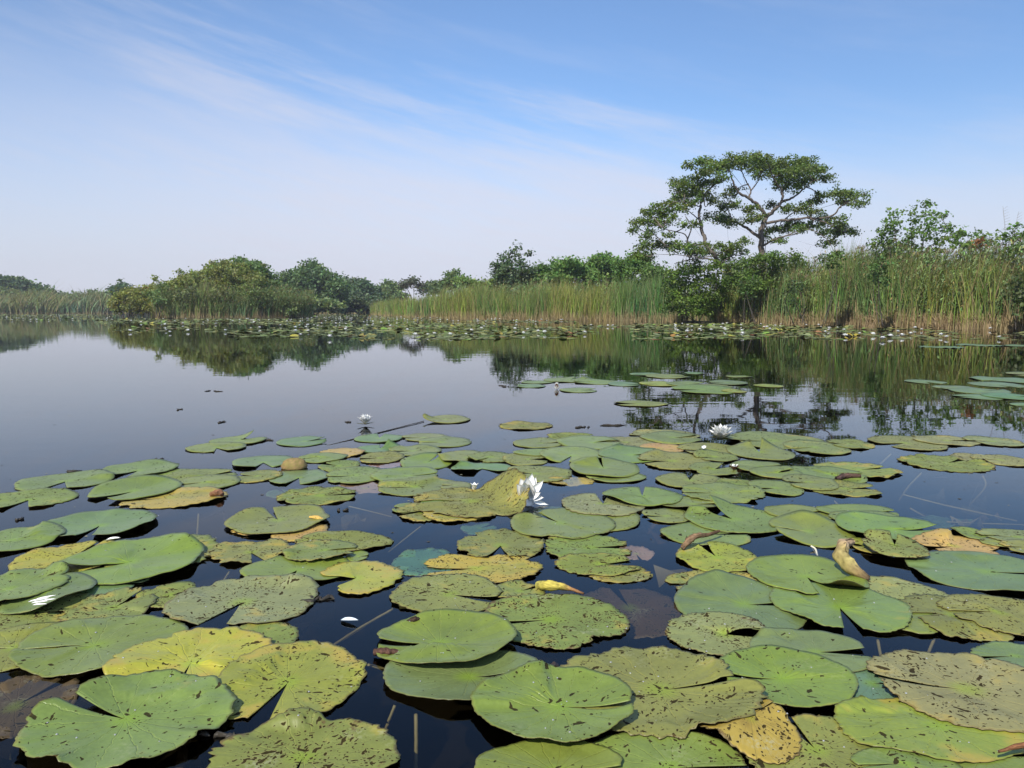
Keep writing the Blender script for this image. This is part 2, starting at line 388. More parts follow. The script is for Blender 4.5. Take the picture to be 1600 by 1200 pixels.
def make_pad(bbox, notch, gap, sty, label, apex=0.07, lift=(), lobes=(0, 0), fold=0.0, z0=0.0, bites=(), name='lily_pad', cat='lily pad',
             rag=None, dmg=None, drape=True, cup=0.0, flip=None, rise=0.0):
    x0, y0, x1, y1 = bbox
    cx = (x0 + x1) / 2
    a, b = ground(cx, y1), ground(cx, y0)
    yc = (a[1] + b[1]) / 2; ry = (b[1] - a[1]) / 2
    depth = yc * CP + HC * SP
    rx = (x1 - x0) / 2 / F * depth
    ry = min(max(ry, 0.6 * rx), 1.35 * rx)
    c0 = np.array([(cx - 800) / F * depth, yc, z0])
    base, d0, yel, rg = STY[sty]
    if rag is not None: rg = rag
    if dmg is not None: d0 = dmg
    w_px = x1 - x0
    nph = int(min(170, max(36, w_px * (0.6 if STY[sty][3] < .015 and (rag or 0) < .015 else 1.1)))); nr = int(min(20, max(6, w_px / 14)))
    g = R(gap); nt = R(notch)
    dph = np.linspace(g, 2 * np.pi - g, nph)
    ph = nt + dph
    e = np.ones(nph)
    for kk in range(2, 8): e += 0.022 / kk ** 0.4 * rng.normal() * np.sin(kk * ph + rng.uniform(0, 6.28))
    for kk in range(10, 60, 5): e += min(rg, .012) * 0.55 * rng.normal() * np.sin(kk * ph + rng.uniform(0, 6.28))
    if rg > .015:                                                       # torn rim: long bays, short nicks and fine fraying
        def soft(sig):
            k = np.exp(-0.5 * (np.arange(-20, 21) / sig) ** 2); q = np.convolve(rng.normal(size=nph + 40), k / np.sqrt((k ** 2).sum()), 'same')[20:-20]
            return q
        e -= rg * (1.1 * np.clip(soft(nph * .045) - .3, 0, None) + .8 * np.clip(soft(nph * .016) - .4, 0, None) + .25 * np.abs(soft(.9)))
    near = np.minimum(dph - g, 2 * np.pi - g - dph)
    e *= 1 - 0.09 * np.exp(-(near / 0.16) ** 2)
    def adiff(q): return (ph - R(q) + np.pi) % (2 * np.pi) - np.pi
    if rg >= .012 and z0 >= 0:                                          # chewed notches in the rim of worn pads
        bites = list(bites) + [(rng.uniform(0, 360), rng.uniform(2, 7), rng.uniform(.04, .13)) for _ in range(rng.integers(1, 5))]
    for q, wd, am in bites:
        e *= 1 - am * np.exp(-(adiff(q) / R(wd)) ** 4) * (1 + 0.25 * rng.normal(size=nph))
    e = np.clip(e, 0.2, 1.3)
    E = np.c_[rx * np.cos(ph) * e, ry * np.sin(ph) * e]
    A = np.array([rx * math.cos(nt), ry * math.sin(nt)]) * apex
    s = np.linspace(0.0, 1, nr) ** 0.85; s[0] = 0.004
    xy = A + s[:, None, None] * (E[None] - A)
    rr = (rx + ry) / 2
    P = np.broadcast_to(ph, (nr, nph)); S = np.broadcast_to(s[:, None], (nr, nph)); D = np.broadcast_to(dph, (nr, nph))
    z = 0.0022 + 0.002 * S ** 2
    und = sum(rng.normal() * np.sin(kk * P + rng.uniform(0, 6.28)) for kk in (1, 2, 3, 4, 5))
    z = z + und * S ** 2.2 * 0.012 * rr
    z += 0.0075 * rr * np.abs(np.sin(D * 8.5)) * S                       # soft radial ribs
    und2 = sum(rng.normal() * np.sin(kk * P + rng.uniform(0, 6.28)) for kk in (9, 13, 17))
    z += und2 * S ** 5 * 0.010 * rr
    perp = np.abs((xy[..., 0] - A[0]) * -math.sin(nt) + (xy[..., 1] - A[1]) * math.cos(nt))
    z += fold * perp
    z += cup * S ** 3 + rise
    if flip:                                                            # part of the pad bent up about a straight crease
        fa, fd, fang = R(flip[0]), flip[1] * rr, R(flip[2])
        tt = np.clip((xy[..., 0] * math.cos(fa) + xy[..., 1] * math.sin(fa)) - fd, 0, None)
        an = fang * np.clip(tt / (.12 * rr), 0, 1)
        z = z + tt * np.sin(an)
        xy = xy + (tt * (np.cos(an) - 1))[..., None] * np.array([math.cos(fa), math.sin(fa)])
    for q, wd, am in lift:
        dq = (P - R(q) + np.pi) % (2 * np.pi) - np.pi
        z += am * np.exp(-(dq / R(wd)) ** 2) * S ** 2.6
    z += lobes[0] * np.exp(-((D - g) / 0.5) ** 2) * S ** 2 + lobes[1] * np.exp(-((2 * np.pi - g - D) / 0.5) ** 2) * S ** 2
    wx, wy = xy[..., 0] + c0[0], xy[..., 1] + c0[1]
    if z0 >= 0:
        z = np.maximum(z, 0.0015)
        ix = ((wx - GX0) / GR).astype(int); iy = ((wy - GY0) / GR).astype(int)
        ok = (ix >= 1) & (iy >= 1) & (ix < HF.shape[1] - 1) & (iy < HF.shape[0] - 1)
        if ok.all() and drape:
            h = np.maximum.reduce([HF[iy + p, ix + q] for p in (-1, 0, 1) for q in (-1, 0, 1)])
            lifted = np.where(h > 0, h + 0.0022, 0)
            zz = np.maximum(z, lifted)
            for _ in range(6):                                          # a pad bends softly over what it lies on
                av = zz.copy()
                av[1:-1] = (zz[:-2] + zz[1:-1] * 2 + zz[2:]) / 4
                av[:, 1:-1] = (av[:, :-2] + av[:, 1:-1] * 2 + av[:, 2:]) / 4
                zz = np.maximum(av, lifted)
            z = zz
        if ok.all():
            us = np.linspace(0, nr - 1.001, int(rr / GR * 2) + 4); vs = np.linspace(0, nph - 1.001, int(rr / GR * 9) + 8)
            ui, vi = us.astype(int), vs.astype(int); uf, vf = (us - ui)[:, None], (vs - vi)[None]
            def bil(q): return (q[ui][:, vi] * (1 - uf) * (1 - vf) + q[ui + 1][:, vi] * uf * (1 - vf) + q[ui][:, vi + 1] * (1 - uf) * vf + q[ui + 1][:, vi + 1] * uf * vf)
            bx = ((bil(wx) - GX0) / GR).astype(int).ravel(); by = ((bil(wy) - GY0) / GR).astype(int).ravel()
            np.maximum.at(HF, (by, bx), bil(z).astype(np.float32).ravel())
    top = np.stack([xy[..., 0], xy[..., 1], z], -1).reshape(-1, 3)
    bot = top - [0, 0, 0.0013]; N_ = nr * nph
    i, j = np.meshgrid(np.arange(nr - 1), np.arange(nph - 1), indexing='ij')
    q = (i * nph + j).ravel()
    ft = np.c_[q, q + nph, q + nph + 1, q + 1]
    fb = np.c_[q, q + 1, q + nph + 1, q + nph] + N_
    k = (nr - 1) * nph + np.arange(nph - 1); fr = np.c_[k, k + N_, k + N_ + 1, k + 1]
    k = np.arange(nr - 1) * nph; f1 = np.c_[k, k + N_, k + nph + N_, k + nph]
    k = k + nph - 1; f2 = np.c_[k, k + nph, k + nph + N_, k + N_]
    rad = np.r_[S.ravel(), S.ravel()]; ang = np.r_[D.ravel(), D.ravel()]
    und_ = np.r_[np.zeros(N_), np.ones(N_)]
    o = mesh_obj(name, np.r_[top, bot], np.vstack([ft, fb, fr, f1, f2]), M_PAD, attrs={'rad': rad, 'ang': ang, 'under': und_}, smooth=True)
    o.location = c0
    jit = 1 + 0.07 * rng.normal(size=3) * (1, .6, 1)
    o.color = (*(np.array(base) * jit), min(1, max(0, d0 * rng.uniform(.5, 1.15))))
    o.pass_index = int(100 * max(0, yel * rng.uniform(.7, 1.3)))
    tag(o, label, cat, PAD_GROUP)
    return o

PADS = [
# -- mid water, far to near -------------------------------------------------------------
((1500,538,1560,541.5),200,8,'b','slender pad near the lone flower by the right reeds, middle of three thin streaks'),
((1440,541,1500,544.5),200,8,'b','slender pad below the right bank reeds, leftmost of three thin streaks'),
((1575,537.5,1650,545.5),200,8,'b','thin grey green pad cut by the right picture edge under the reeds'),
((1580,582,1650,590),180,8,'g','olive brown pad at the right edge, farthest of the right hand raft'),
((1525,589,1605,599),200,8,'b','grey green pad topping the right hand raft'),
((1418,593.5,1472,600.5),270,20,'b','lone notched pad left of the right hand raft, in the reed reflection'),
((1522,597.5,1592,606.5),270,14,'b','pad in the middle of the right hand raft with a dark fold'),
((1464,602.5,1524,611),180,8,'b','leftmost flat pad of the right hand raft'),
((1488,607,1572,616.5),10,8,'b','long pale pad along the near side of the right hand raft'),
((1494,616.5,1562,625),180,8,'b','nearest pad of the right hand raft'),
((1540,615.5,1625,626),0,8,'b','pad at the near right of the right hand raft, cut by the picture edge'),
((1588,629.5,1650,641),180,8,'b','small pad alone below the right hand raft at the picture edge'),
((985,582.5,1032,588),200,8,'b','thin pad in the tree reflection, farthest left of the central raft'),
((1070,581,1100,585.5),0,8,'b','tiny pad in the reflection gap behind the central raft'),
((1010,585,1076,592),10,8,'g','narrow green pad just behind the yellowish one of the central raft'),
((1135,587,1175,590.5),10,8,'o','narrow olive pad right of centre in the dark reflection'),
((1000,595,1060,606),190,8,'yg','yellowish pad with orange rim at the left of the central raft'),
((1042,595.5,1106,606),10,8,'g','green pad in the centre of the reflected trees raft'),
((1108,594.5,1168,602),170,8,'b','grey green pad at the far right of the central raft'),
((1092,600,1142,608),0,8,'g','short green pad between two longer ones in the central raft'),
((1050,602.5,1148,616),190,8,'g','widest pad at the near side of the central raft'),
((1128,608,1166,615.5),0,8,'yg','small yellow green pad at the right tip of the central raft'),
((1180,600,1222,606.5),180,6,'yg','lone yellow green pad beside the reflected trunk'),
((958,626.5,1042,636),190,8,'o','lone olive pad left of the reflected branches'),
((812,595,866,600),180,6,'g','thin pad at the left end of the row behind the brown tipped flower'),
((848,591,930,598),60,10,'g','thin pad with a raised tip in the row behind the brown tipped flower',dict(lift=[(60,18,.035)])),
((895,593.5,968,601),180,6,'g','thin pad at the right end of the row behind the brown tipped flower'),
((806,600.5,852,606.5),180,8,'b','small pad left of the brown tipped flower'),
((874,606.5,934,614),0,8,'g','pad just right of the brown tipped flower'),
((950,598,1000,604),0,8,'b','thin grey pad between the flower row and the central raft'),
# -- scattered beyond the main raft -----------------------------------------------------
((776,659.5,863,672.5),180,5,'s','lone pitted oval pad in open water above the main raft'),
((660,649.5,735,662.5),170,14,'g','lone pad with a raised left lobe at the end of the floating stalk',dict(lobes=(.035,.0))),
((435,683,512,698.5),20,14,'b','lone blue green pad left of the floating stalk',dict(lift=[(20,18,.02)])),
((330,681.5,415,696.5),60,10,'g','back pad of the small pair at far left with a raised leaf tip',dict(lift=[(75,14,.04)])),
((293,692.5,383,708),300,14,'g','front pad of the small pair at far left'),
((555,678.5,630,692.5),95,10,'b','small rounded pad touching the floating stalk',),
((628,678,699,690.5),200,8,'g','small smooth pad right of the one touching the floating stalk'),
((650,684,737,700),190,10,'g','pale ribbed pad at the far edge right of the floating stalk'),
((558,696,628,709),85,12,'b','pad with an upright green tip below the floating stalk',dict(lift=[(80,12,.05)])),
((605,697.5,690,713),200,8,'g','smooth oval pad below the small far row'),
((490,701,570,717),180,8,'or','orange yellow dying pad at the far edge left of centre',dict(dmg=.3)),
((560,707,632,726),200,8,'s','speckled pad beside the orange dying one'),
((498,720,562,738),160,8,'s','speckled pad right of the brown domed leaf'),
((575,712,640,732),180,8,'pk','pinkish sunken pad among green ones left of centre',dict(z0=-.006)),
((365,713,458,733),290,16,'b','notched pad left of the brown domed leaf',dict(lift=[(255,25,.012)])),
((465,709,542,724),200,8,'g','green pad behind the brown domed leaf'),
((422,735,514,759),275,14,'b','blue green notched pad in front of the brown domed leaf'),
((225,733,302,750),190,8,'o','olive pad under the left row, mostly covered'),
((262,733,368,758),30,8,'o','olive pad with layered edge in the left row'),
((368,731,440,760),180,6,'s','speckled pad right of the layered olive pads'),
((275,744,372,769),200,6,'g','green pad under the layered olive one at left'),
((625,712,707,737),60,6,'f','raised bright pad with pale rim above the smooth oval',dict(lift=[(90,50,.02)])),
((685,704,772,728),300,20,'o','olive pad with dark notch in the middle far row',dict(lift=[(250,25,.015)])),
((704,725,802,740),280,24,'b','green pad with ragged front under the middle far row',dict(lift=[(240,30,.012)])),
((730,706,802,726),240,10,'o','olive bronze pad with curled left edge in the middle far row',dict(lift=[(200,25,.02)])),
((784,708,862,729),350,10,'o','flat olive pad right of the bronze one in the middle far row'),
((510,730,604,758),200,6,'o','large flat olive pad left of the smooth oval'),
((520,753,625,769),180,6,'pk','pink brown sunken pad under the olive one',dict(z0=-.008)),
((580,732.5,688,757.5),5,8,'f','smooth oval green pad with droplets on its near rim',dict(cup=.006)),
((433,762,560,790),10,8,'s','long pitted olive pad alone in dark water left of centre'),
((784,729,895,754),170,12,'o','large pale olive pad behind the big white flower'),
((850,744,928,760),180,8,'yt','torn yellow pad right behind the big white flower',dict(z0=-.003)),
((872,684,962,704),20,8,'o','olive pad in the far row left of the bright green pads'),
((855,677,932,689),10,8,'s','farthest pitted pad of the main raft near centre'),
((801,685.5,882,701),350,8,'o','olive pad at the far left end of the main raft'),
((803,702,876,714),10,8,'g','green pad with a yellow spot at the far left of the main raft'),
((935,683,1025,701),190,8,'p','pale tan pad in the far row left of the bright flower'),
((985,671.5,1092,691),200,6,'p','tan pad at the far tip of the main raft below the reflected tree',),
((870,683,975,704),0,10,'f','bright green pad beside the pale tan far one',dict(lift=[(330,22,.015)])),
((1000,676.5,1097,694.5),0,12,'g','green pad lying on the tan one at the far tip',dict(lobes=(.01,.0))),
((1000,694,1068,709),200,6,'or','orange pad between green ones left of the bright flower',dict(dmg=.3)),
((843,699.5,945,726),250,8,'f','bright green pad with bent edge left of the big round one',dict(lift=[(300,25,.02)])),
((935,699.5,1032,724.5),355,10,'f','broad bright green pad with a curled right end',dict(lift=[(20,20,.018)])),
((998,707,1108,736),190,6,'o','olive yellow pad below the curled bright green one'),
((1060,694.5,1176,714),190,8,'o','olive pad with white petal lying on it'),
((1133,677,1288,702),200,6,'o','very wide pale olive pad right of the bright flower'),
((1228,684,1322,719),190,6,'o','olive pad at the far right of the main raft'),
((1295,687,1362,703),180,8,'s','small speckled pad past the far right of the main raft'),
((1138,694,1236,723),75,12,'g','green pad with an upright rounded lobe behind the bright flower pads',dict(lift=[(70,22,.05)])),
((1085,706,1150,724),200,8,'o','bronze olive pad with a shaded hollow right of centre',dict(lift=[(120,40,.02)])),
((1275,722,1400,749),10,8,'yg','yellowish ragged pad behind the dark brown lump',dict(rag=.02)),
((1240,729,1348,757),350,8,'g','green pad beneath the dark brown lump'),
((1078,724,1150,746),30,10,'o','folded olive pad left of the faded flower',dict(lobes=(.012,0))),
((1140,721,1232,739),10,8,'g','green pad right behind the faded flower'),
((1173,731,1252,749),15,8,'g','green pad right of the faded flower'),
((1025,740,1130,765),75,8,'g','round green pad with a dark slit below the olive yellow one'),
((1120,747,1190,770),190,8,'s','speckled pad between two rounder green ones'),
((1173,751,1252,776),200,8,'g','green pad with a yellow torn right end'),
((1265,752,1372,778),0,8,'s','pitted olive pad at the right end of the middle row',dict(rag=.025)),
((1225,744,1305,768),185,8,'g','green pad overlapping the pitted olive one at right'),
((1365,680,1468,707),200,10,'o','left pad of the tan raft in open water at far right'),
((1430,681,1522,698),0,10,'p','middle pad of the tan raft in open water at far right'),
((1512,682,1592,699),180,10,'p','right pad of the tan raft in open water at far right'),
((1490,709,1548,724),0,10,'p','back pad of the nearer tan raft at far right'),
((1413,712,1542,739),30,8,'s','long pitted pad of the nearer tan raft at far right'),
((1524,711,1605,730),180,8,'p','ragged right end pad of the nearer tan raft',dict(rag=.04)),
# -- left side middle -------------------------------------------------------------------
((162,722.5,274,749),265,16,'g','smooth pad with a dark notch, rear of the left hand rows',dict(cup=.006)),
((36,737,170,769),285,18,'g','broad flat pad with deep notch at far left',),
((-22,765,114,798.5),285,16,'o','pale green pad at the left picture edge with a centre scar'),
((186,763,352,796),200,8,'yt','yellow torn pad with a brown curled tip',dict(dmg=.5,rag=.05)),
((148,751,276,786),250,12,'f','green folded pad lying on the yellow torn one',dict(lift=[(90,40,.02)],fold=.06)),
((77,800,238,845),280,9,'b','big heart shaped blue green pad at middle left',dict(cup=.008)),
((-45,824,92,868),200,6,'g','plain green pad at the left edge beside the heart shaped one'),
((178,837,340,897),200,5,'s','olive speckled pad half hidden behind the folded green oval'),
((30,847,192,902),85,4,'y','bright yellow speckled heart shaped pad at left',dict(dmg=.75)),
((362,822,425,838),220,10,'or','left orange lobe poking from under a green pad',dict(dmg=.3)),
((420,818,512,848),200,10,'or','right orange lobe poking from under a green pad',dict(dmg=.55)),
((358,794,513,839),120,5,'g','broad green pad with an orange leaf beneath it',dict(cup=.008)),
((325,844,458,884),300,10,'t','torn pitted pad left of the brown rimmed one'),
((540,857,577,885),0,10,'f','small green sliver at the end of the brown rimmed pad'),
((384,868,548,916),265,12,'f','dark glossy pad with scalloped front under the brown rimmed pad',dict(lift=[(270,35,.015)])),
((458,832,612,865),200,8,'o','yellowish olive pad, rear of the brown rimmed pair',dict(dmg=.9)),
((443,846,562,883),0,12,'s','olive pad with thick brown near rim',dict(lift=[(300,50,.014)])),
((495,879,628,931),210,28,'y','plain yellow half pad with a missing left side',dict(dmg=.25,bites=[(215,35,.35)])),
((88,893,224,937),0,6,'b','green pad beneath the folded green oval at left'),
((108,847,312,918),218,6,'f','large folded green oval at left with raised lobes',dict(lift=[(60,35,.022)],lobes=(.006,.022),fold=.05)),
((216,911,308,954),20,14,'t','torn olive pad remnant below the folded green oval'),
((-45,928,145,992),0,8,'t','tattered brown olive pad under the one with petal remains'),
((108,922,238,988),60,12,'t','blotched yellow and black rotting pad at left',dict(rag=.09)),
((18,903,139,966),190,6,'b','green pad carrying white petal remains, its right side raised',dict(lift=[(330,38,.028)])),
((-62,893,100,954),190,6,'o','olive pad at the left edge with pale streaks',dict(lift=[(300,35,.014)])),
((-62,978,118,1054),190,6,'g','speckled pad in the left edge below the tattered one'),
((26,967,290,1061),197,6,'g','long pale green pad with a slit at its left end',dict(fold=.04,lobes=(.012,.0))),
((340,972,465,1046),200,6,'s','frayed black speckled pad behind the yellow one'),
((270,902,492,986),262,13,'p','large pale bleached pad with two rounded lobes'),
((177,987,422,1092),279,3,'y','big yellow pad with few dark marks',dict(dmg=.35,cup=.004)),
((338,1007,568,1136),264,9,'yg','large yellow green pad with open notch toward the viewer',dict(dmg=.55,lift=[(285,18,.008)])),
((52,1061,358,1212),157,5,'g','very large green pad in the lower left corner',dict(cup=.010,lobes=(.004,.012))),
((325,1124,625,1250),270,3,'s','dark pitted pad cut by the bottom edge left of centre',dict(dmg=1.0,rag=.03)),
# -- centre -----------------------------------------------------------------------------
((612,787,660,803),180,10,'g','small green scrap left of the upturned leaf'),
((618,786,704,817),200,8,'t','torn olive pad with ragged front left of the upturned leaf'),
((588,748,720,777),190,8,'o','olive pad behind the upturned leaf'),
((688,750,737,773),180,8,'g','small green pad behind the white bud'),
((655,783,765,818),190,8,'yt','mottled yellow pad beneath the upturned leaf',dict(dmg=.9)),
((653,774,745,796),185,10,'f','smooth green pad tucked under the upturned leaf'),
((640,764,838,812),190,6,'s','olive leaf folded upright beside the big white flower',dict(flip=(25,.42,46),dmg=.95,rag=.02)),
((720,802,776,833),30,10,'w','sunken torn pad below the upturned leaf',dict(z0=-.02)),
((830,783,892,803),180,8,'w','sunken blue green pad right of the big white flower',dict(z0=-.02)),
((612,852,715,907),20,8,'w','wet blue green pad lying half under water',dict(z0=-.004)),
((655,866,850,915),190,10,'yt','yellow torn star shaped pad below the heart shaped one',dict(rag=.13)),
((848,837,988,878),0,8,'s','pitted olive pad under the large smooth olive one',dict(dmg=1.0)),
((868,866,1002,902),10,14,'s','pitted olive pad with tapering right tip',dict(rag=.04,dmg=1.0)),
((915,884,1020,912),180,12,'t','wet shredded pad tip in dark water right of centre',dict(z0=-.002)),
((712,829,852,878),268,15,'s','heart shaped pitted pad in the centre',dict(lift=[(90,12,.004)])),
((888,794,1002,830),190,8,'g','green pad tucked under the tan spotted one'),
((797,796,958,846),125,6,'g','large smooth olive pad below the big white flower'),
((876,772,1009,809),85,10,'p','tan spotted pad with pink white blotches',dict(dmg=.9)),
((768,911,852,941),30,10,'t','small torn yellowish pad left of the curled yellow leaf'),
((613,899,785,964),338,9,'o','olive green pad with speckles and a slit to the right',dict(dmg=.75)),
((753,929,980,1017),192,5,'s','broad pitted olive pad with bitten right front',dict(bites=[(310,12,.16),(292,5,.1)],dmg=.95)),
((718,1143,860,1240),180,6,'pk','brownish pad sunk below the surface at bottom centre',dict(z0=-.05)),
((598,1018,852,1108),2,5,'b','glossy blue green pad under the bright one',dict(lobes=(.010,.0),cup=.008)),
((583,965,807,1055),190,7,'f','glossy bright green pad with a brown scrap in its slit',dict(cup=.012,lift=[(300,60,.01)],dmg=.06)),
((900,1143,1180,1270),0,4,'g','green pad with curled black marks at the bottom edge',dict(dmg=.6)),
((740,1155,980,1270),0,4,'f','bright green pad cut by the bottom edge at centre'),
((1034,818,1170,856),0,8,'g','pale scratched pad beneath the brown withered stump'),
((1004,796,1082,819),190,8,'g','small green pad left of the one with upright lobe'),
((1030,777,1130,801),0,8,'g','green pad showing its folded under edge',dict(lift=[(270,50,.018)])),
((943,762,1064,794),80,5,'f','blue green pad with curved raised near edge',dict(lift=[(215,30,.022)])),
((1060,757,1194,787),180,6,'g','green pad with scalloped near rim',dict(rag=.02)),
((915,737,1009,755),200,6,'g','pad edge peeping from under the big round one'),
((889,718.5,998,749),90,4,'f','big round green pad behind the blue green curved one',dict(cup=.005)),
((1072,793,1226,837),120,9,'g','wide green pad with an upright pointed lobe',dict(lobes=(.0,.045))),
((1037,890,1205,937),190,8,'t','speckled olive strip of pad behind the fresh blue green one'),
((1056,850,1187,898),100,8,'yg','yellow green pad attached to the brown withered stump',dict(dmg=.8,rag=.03)),
((1057,908,1258,992),0,6,'b','large fresh blue green pad with shining back rim',dict(lift=[(95,40,.022)],dmg=.03)),
((1040,959,1212,1031),355,9,'p','tan pad covered with black blotches',dict(dmg=1.0,rag=.022)),
# -- right ------------------------------------------------------------------------------
((1195,790,1304,816),10,8,'g','green pad at the rear left of the glossy right hand group'),
((1278,789,1402,813),350,6,'f','green pad at the rear of the glossy right hand group'),
((1298,800,1418,828),0,6,'g','speckled green pad in the middle of the glossy group'),
((1207,810,1330,857),170,7,'f','folded green pad with white shining rim',dict(lift=[(75,30,.028)],lobes=(.02,.0))),
((1326,842,1385,868),180,8,'yg','yellow green scrap behind the curled dead leaf'),
((1308,808,1467,853),348,6,'f','large smooth green pad on top of the glossy right hand group',dict(cup=.012)),
((1430,837,1558,873),200,8,'or','flat orange dead pad at right',dict(rag=.07)),
((1353,846,1442,882),60,8,'o','olive pad standing clear of the water on its dark underside',dict(cup=.0,z0=.014,dmg=.9)),
((1490,825,1548,848),20,10,'o','dark rimmed olive pad at the far right middle',dict(lift=[(180,30,.02)])),
((1533,844,1605,857),0,8,'o','narrow olive pad under the pale spotted one at right'),
((1530,828,1655,853),180,6,'p','pale spotted pad at the right picture edge'),
((1567,848,1655,868),180,6,'o','smaller olive pad at the right picture edge'),
((1423,865,1648,928),345,7,'b','long clean green pad at the right edge with a slit'),
((1325,904,1508,986),272,7,'p','grey green bleached pad right of the smooth olive one',dict(dmg=.85)),
((1368,945,1462,994),200,8,'g','green pad corner under the bleached one'),
((1415,932,1568,1007),180,8,'s','torn edged pitted pad between two others at right',dict(rag=.03)),
((1477,931,1655,999),180,6,'o','olive pad with pale patch at the right edge',dict(dmg=.8)),
((1209,910,1412,993),258,8,'g','smooth olive pad with wavy near edge',dict(lift=[(215,20,.010),(320,20,.012)],dmg=.12)),
((1169,871,1347,936),272,10,'f','saddle shaped green pad with an arched fold',dict(lift=[(288,20,.040),(80,30,.008)],dmg=.14)),
((1520,1007,1660,1047),190,6,'b','blue green pad cut by the right edge',dict(rag=.02)),
((1288,1033,1425,1112),0,6,'w','dull teal pad mostly covered by its neighbours',dict(dmg=.2)),
((1176,987,1362,1058),357,8,'r','reddish tinged pad with a yellow centre',dict(lobes=(.004,.0),dmg=.06)),
((1124,1019,1332,1114),180,4,'f','smooth green pad with a few worm marks right of centre',dict(cup=.008,dmg=.22)),
((1158,1117,1400,1250),100,6,'s','green pad with dense dark dashes at the bottom right',dict(dmg=.75)),
((1400,1120,1660,1260),0,4,'g','plain green pad under the yellow green one at bottom right'),
((1338,1170,1498,1240),180,4,'g','small green pad at the bottom edge right of centre'),
((1305,1096,1610,1192),20,3,'yg','large yellow green pad with speckled left rim',dict(dmg=.35)),
((1085,1098,1250,1200),35,3,'rt','rotting yellow brown leaf with a bright ridge squeezed between bottom pads',dict(fold=-.42,rise=.026,dmg=1.0,rag=.06)),
((860,1016,1182,1162),8,5,'o','very large olive pad with one folded lobe at bottom centre',dict(lobes=(.004,.018),dmg=.72)),
((738,1051,997,1174),352,6,'f','big fresh green pad at bottom centre',dict(cup=.012,lift=[(330,20,.012)],dmg=.2)),
((1362,1021,1680,1152),170,5,'p','big tan bleached pad with brown tipped lobes',dict(lobes=(.015,.008),dmg=.8)),
]
for e in PADS:
    make_pad(e[0], e[1], e[2], e[3], e[4], **(e[5] if len(e) > 5 else {}))
# sunken leaves
for bb, st, z, lab in [((-70, 1048, 105, 1175), 'br', -.004, 'rotten brown leaf awash at the left picture edge'), ((905, 895, 1068, 982), 'br', -.03, 'brown rotten leaf sunk beside the pitted pads'),
                       ((1415, 786, 1522, 803), 'w', -.05, 'pale green leaf sunk deep at right'), ((965, 848, 1022, 878), 'pk', -.006, 'pale translucent leaf scrap awash right of centre'),
                       ((415, 752, 480, 768), 'w', -.03, 'pale leaf sunk under the blue green notched pad'), ((1140, 782, 1215, 806), 'w', -.05, 'dim leaf sunk behind the upright lobed pad')]:
    make_pad(bb, rng.uniform(0, 360), 6, st, lab, z0=z, name='sunken_leaf', cat='leaf', rag=.04)
# ------------------------------------------------------------------ flowers
def petal_mesh(L, W, cupd=0.35, curve=0.25, nl=9, nw=5, th=0.0007):
    """one petal rooted at the origin along +X, cupped about its length, closed and thin"""
    u = np.linspace(0, 1, nl)[:, None]; q = np.linspace(-1, 1, nw)[None]
    wid = W * 0.5 * (np.sin(np.pi * np.clip(u, 0, 1) ** 0.75) ** 0.7 * 0.96 + 0.22 * (1 - u))
    wid = np.where(u > .999, W * 0.03, wid)
    x = L * u * (1 - 0.05 * q * q) + 0 * q
    y = wid * q
    z = cupd * wid * q * q + curve * L * u * u
    top = np.stack([x, y + 0 * x, z + 0 * x], -1).reshape(-1, 3)
    N_ = len(top); bot = top - [0, 0, th]
    i, j = np.meshgrid(np.arange(nl - 1), np.arange(nw - 1), indexing='ij'); k = (i * nw + j).ravel()
    f = [np.c_[k, k + nw, k + nw + 1, k + 1], np.c_[k, k + 1, k + nw + 1, k + nw] + N_]
    ring = np.r_[np.arange(nw), np.arange(1, nl) * nw + nw - 1, (nl - 1) * nw + np.arange(nw - 2, -1, -1), np.arange(nl - 2, 0, -1) * nw]
    r2 = np.roll(ring, -1)
    f.append(np.c_[ring, ring + N_, r2 + N_, r2])
    return np.r_[top, bot], np.vstack(f)

def rotm(azim, elev, roll=0.0):
    ca, sa, ce, se = math.cos(azim), math.sin(azim), math.cos(elev), math.sin(elev)
    X_ = np.array([ca * ce, sa * ce, se]); Y_ = np.array([-sa, ca, 0]); Z_ = np.cross(X_, Y_)
    cr, sr = math.cos(roll), math.sin(roll)
    return np.stack([X_, Y_ * cr + Z_ * sr, -Y_ * sr + Z_ * cr], 1)

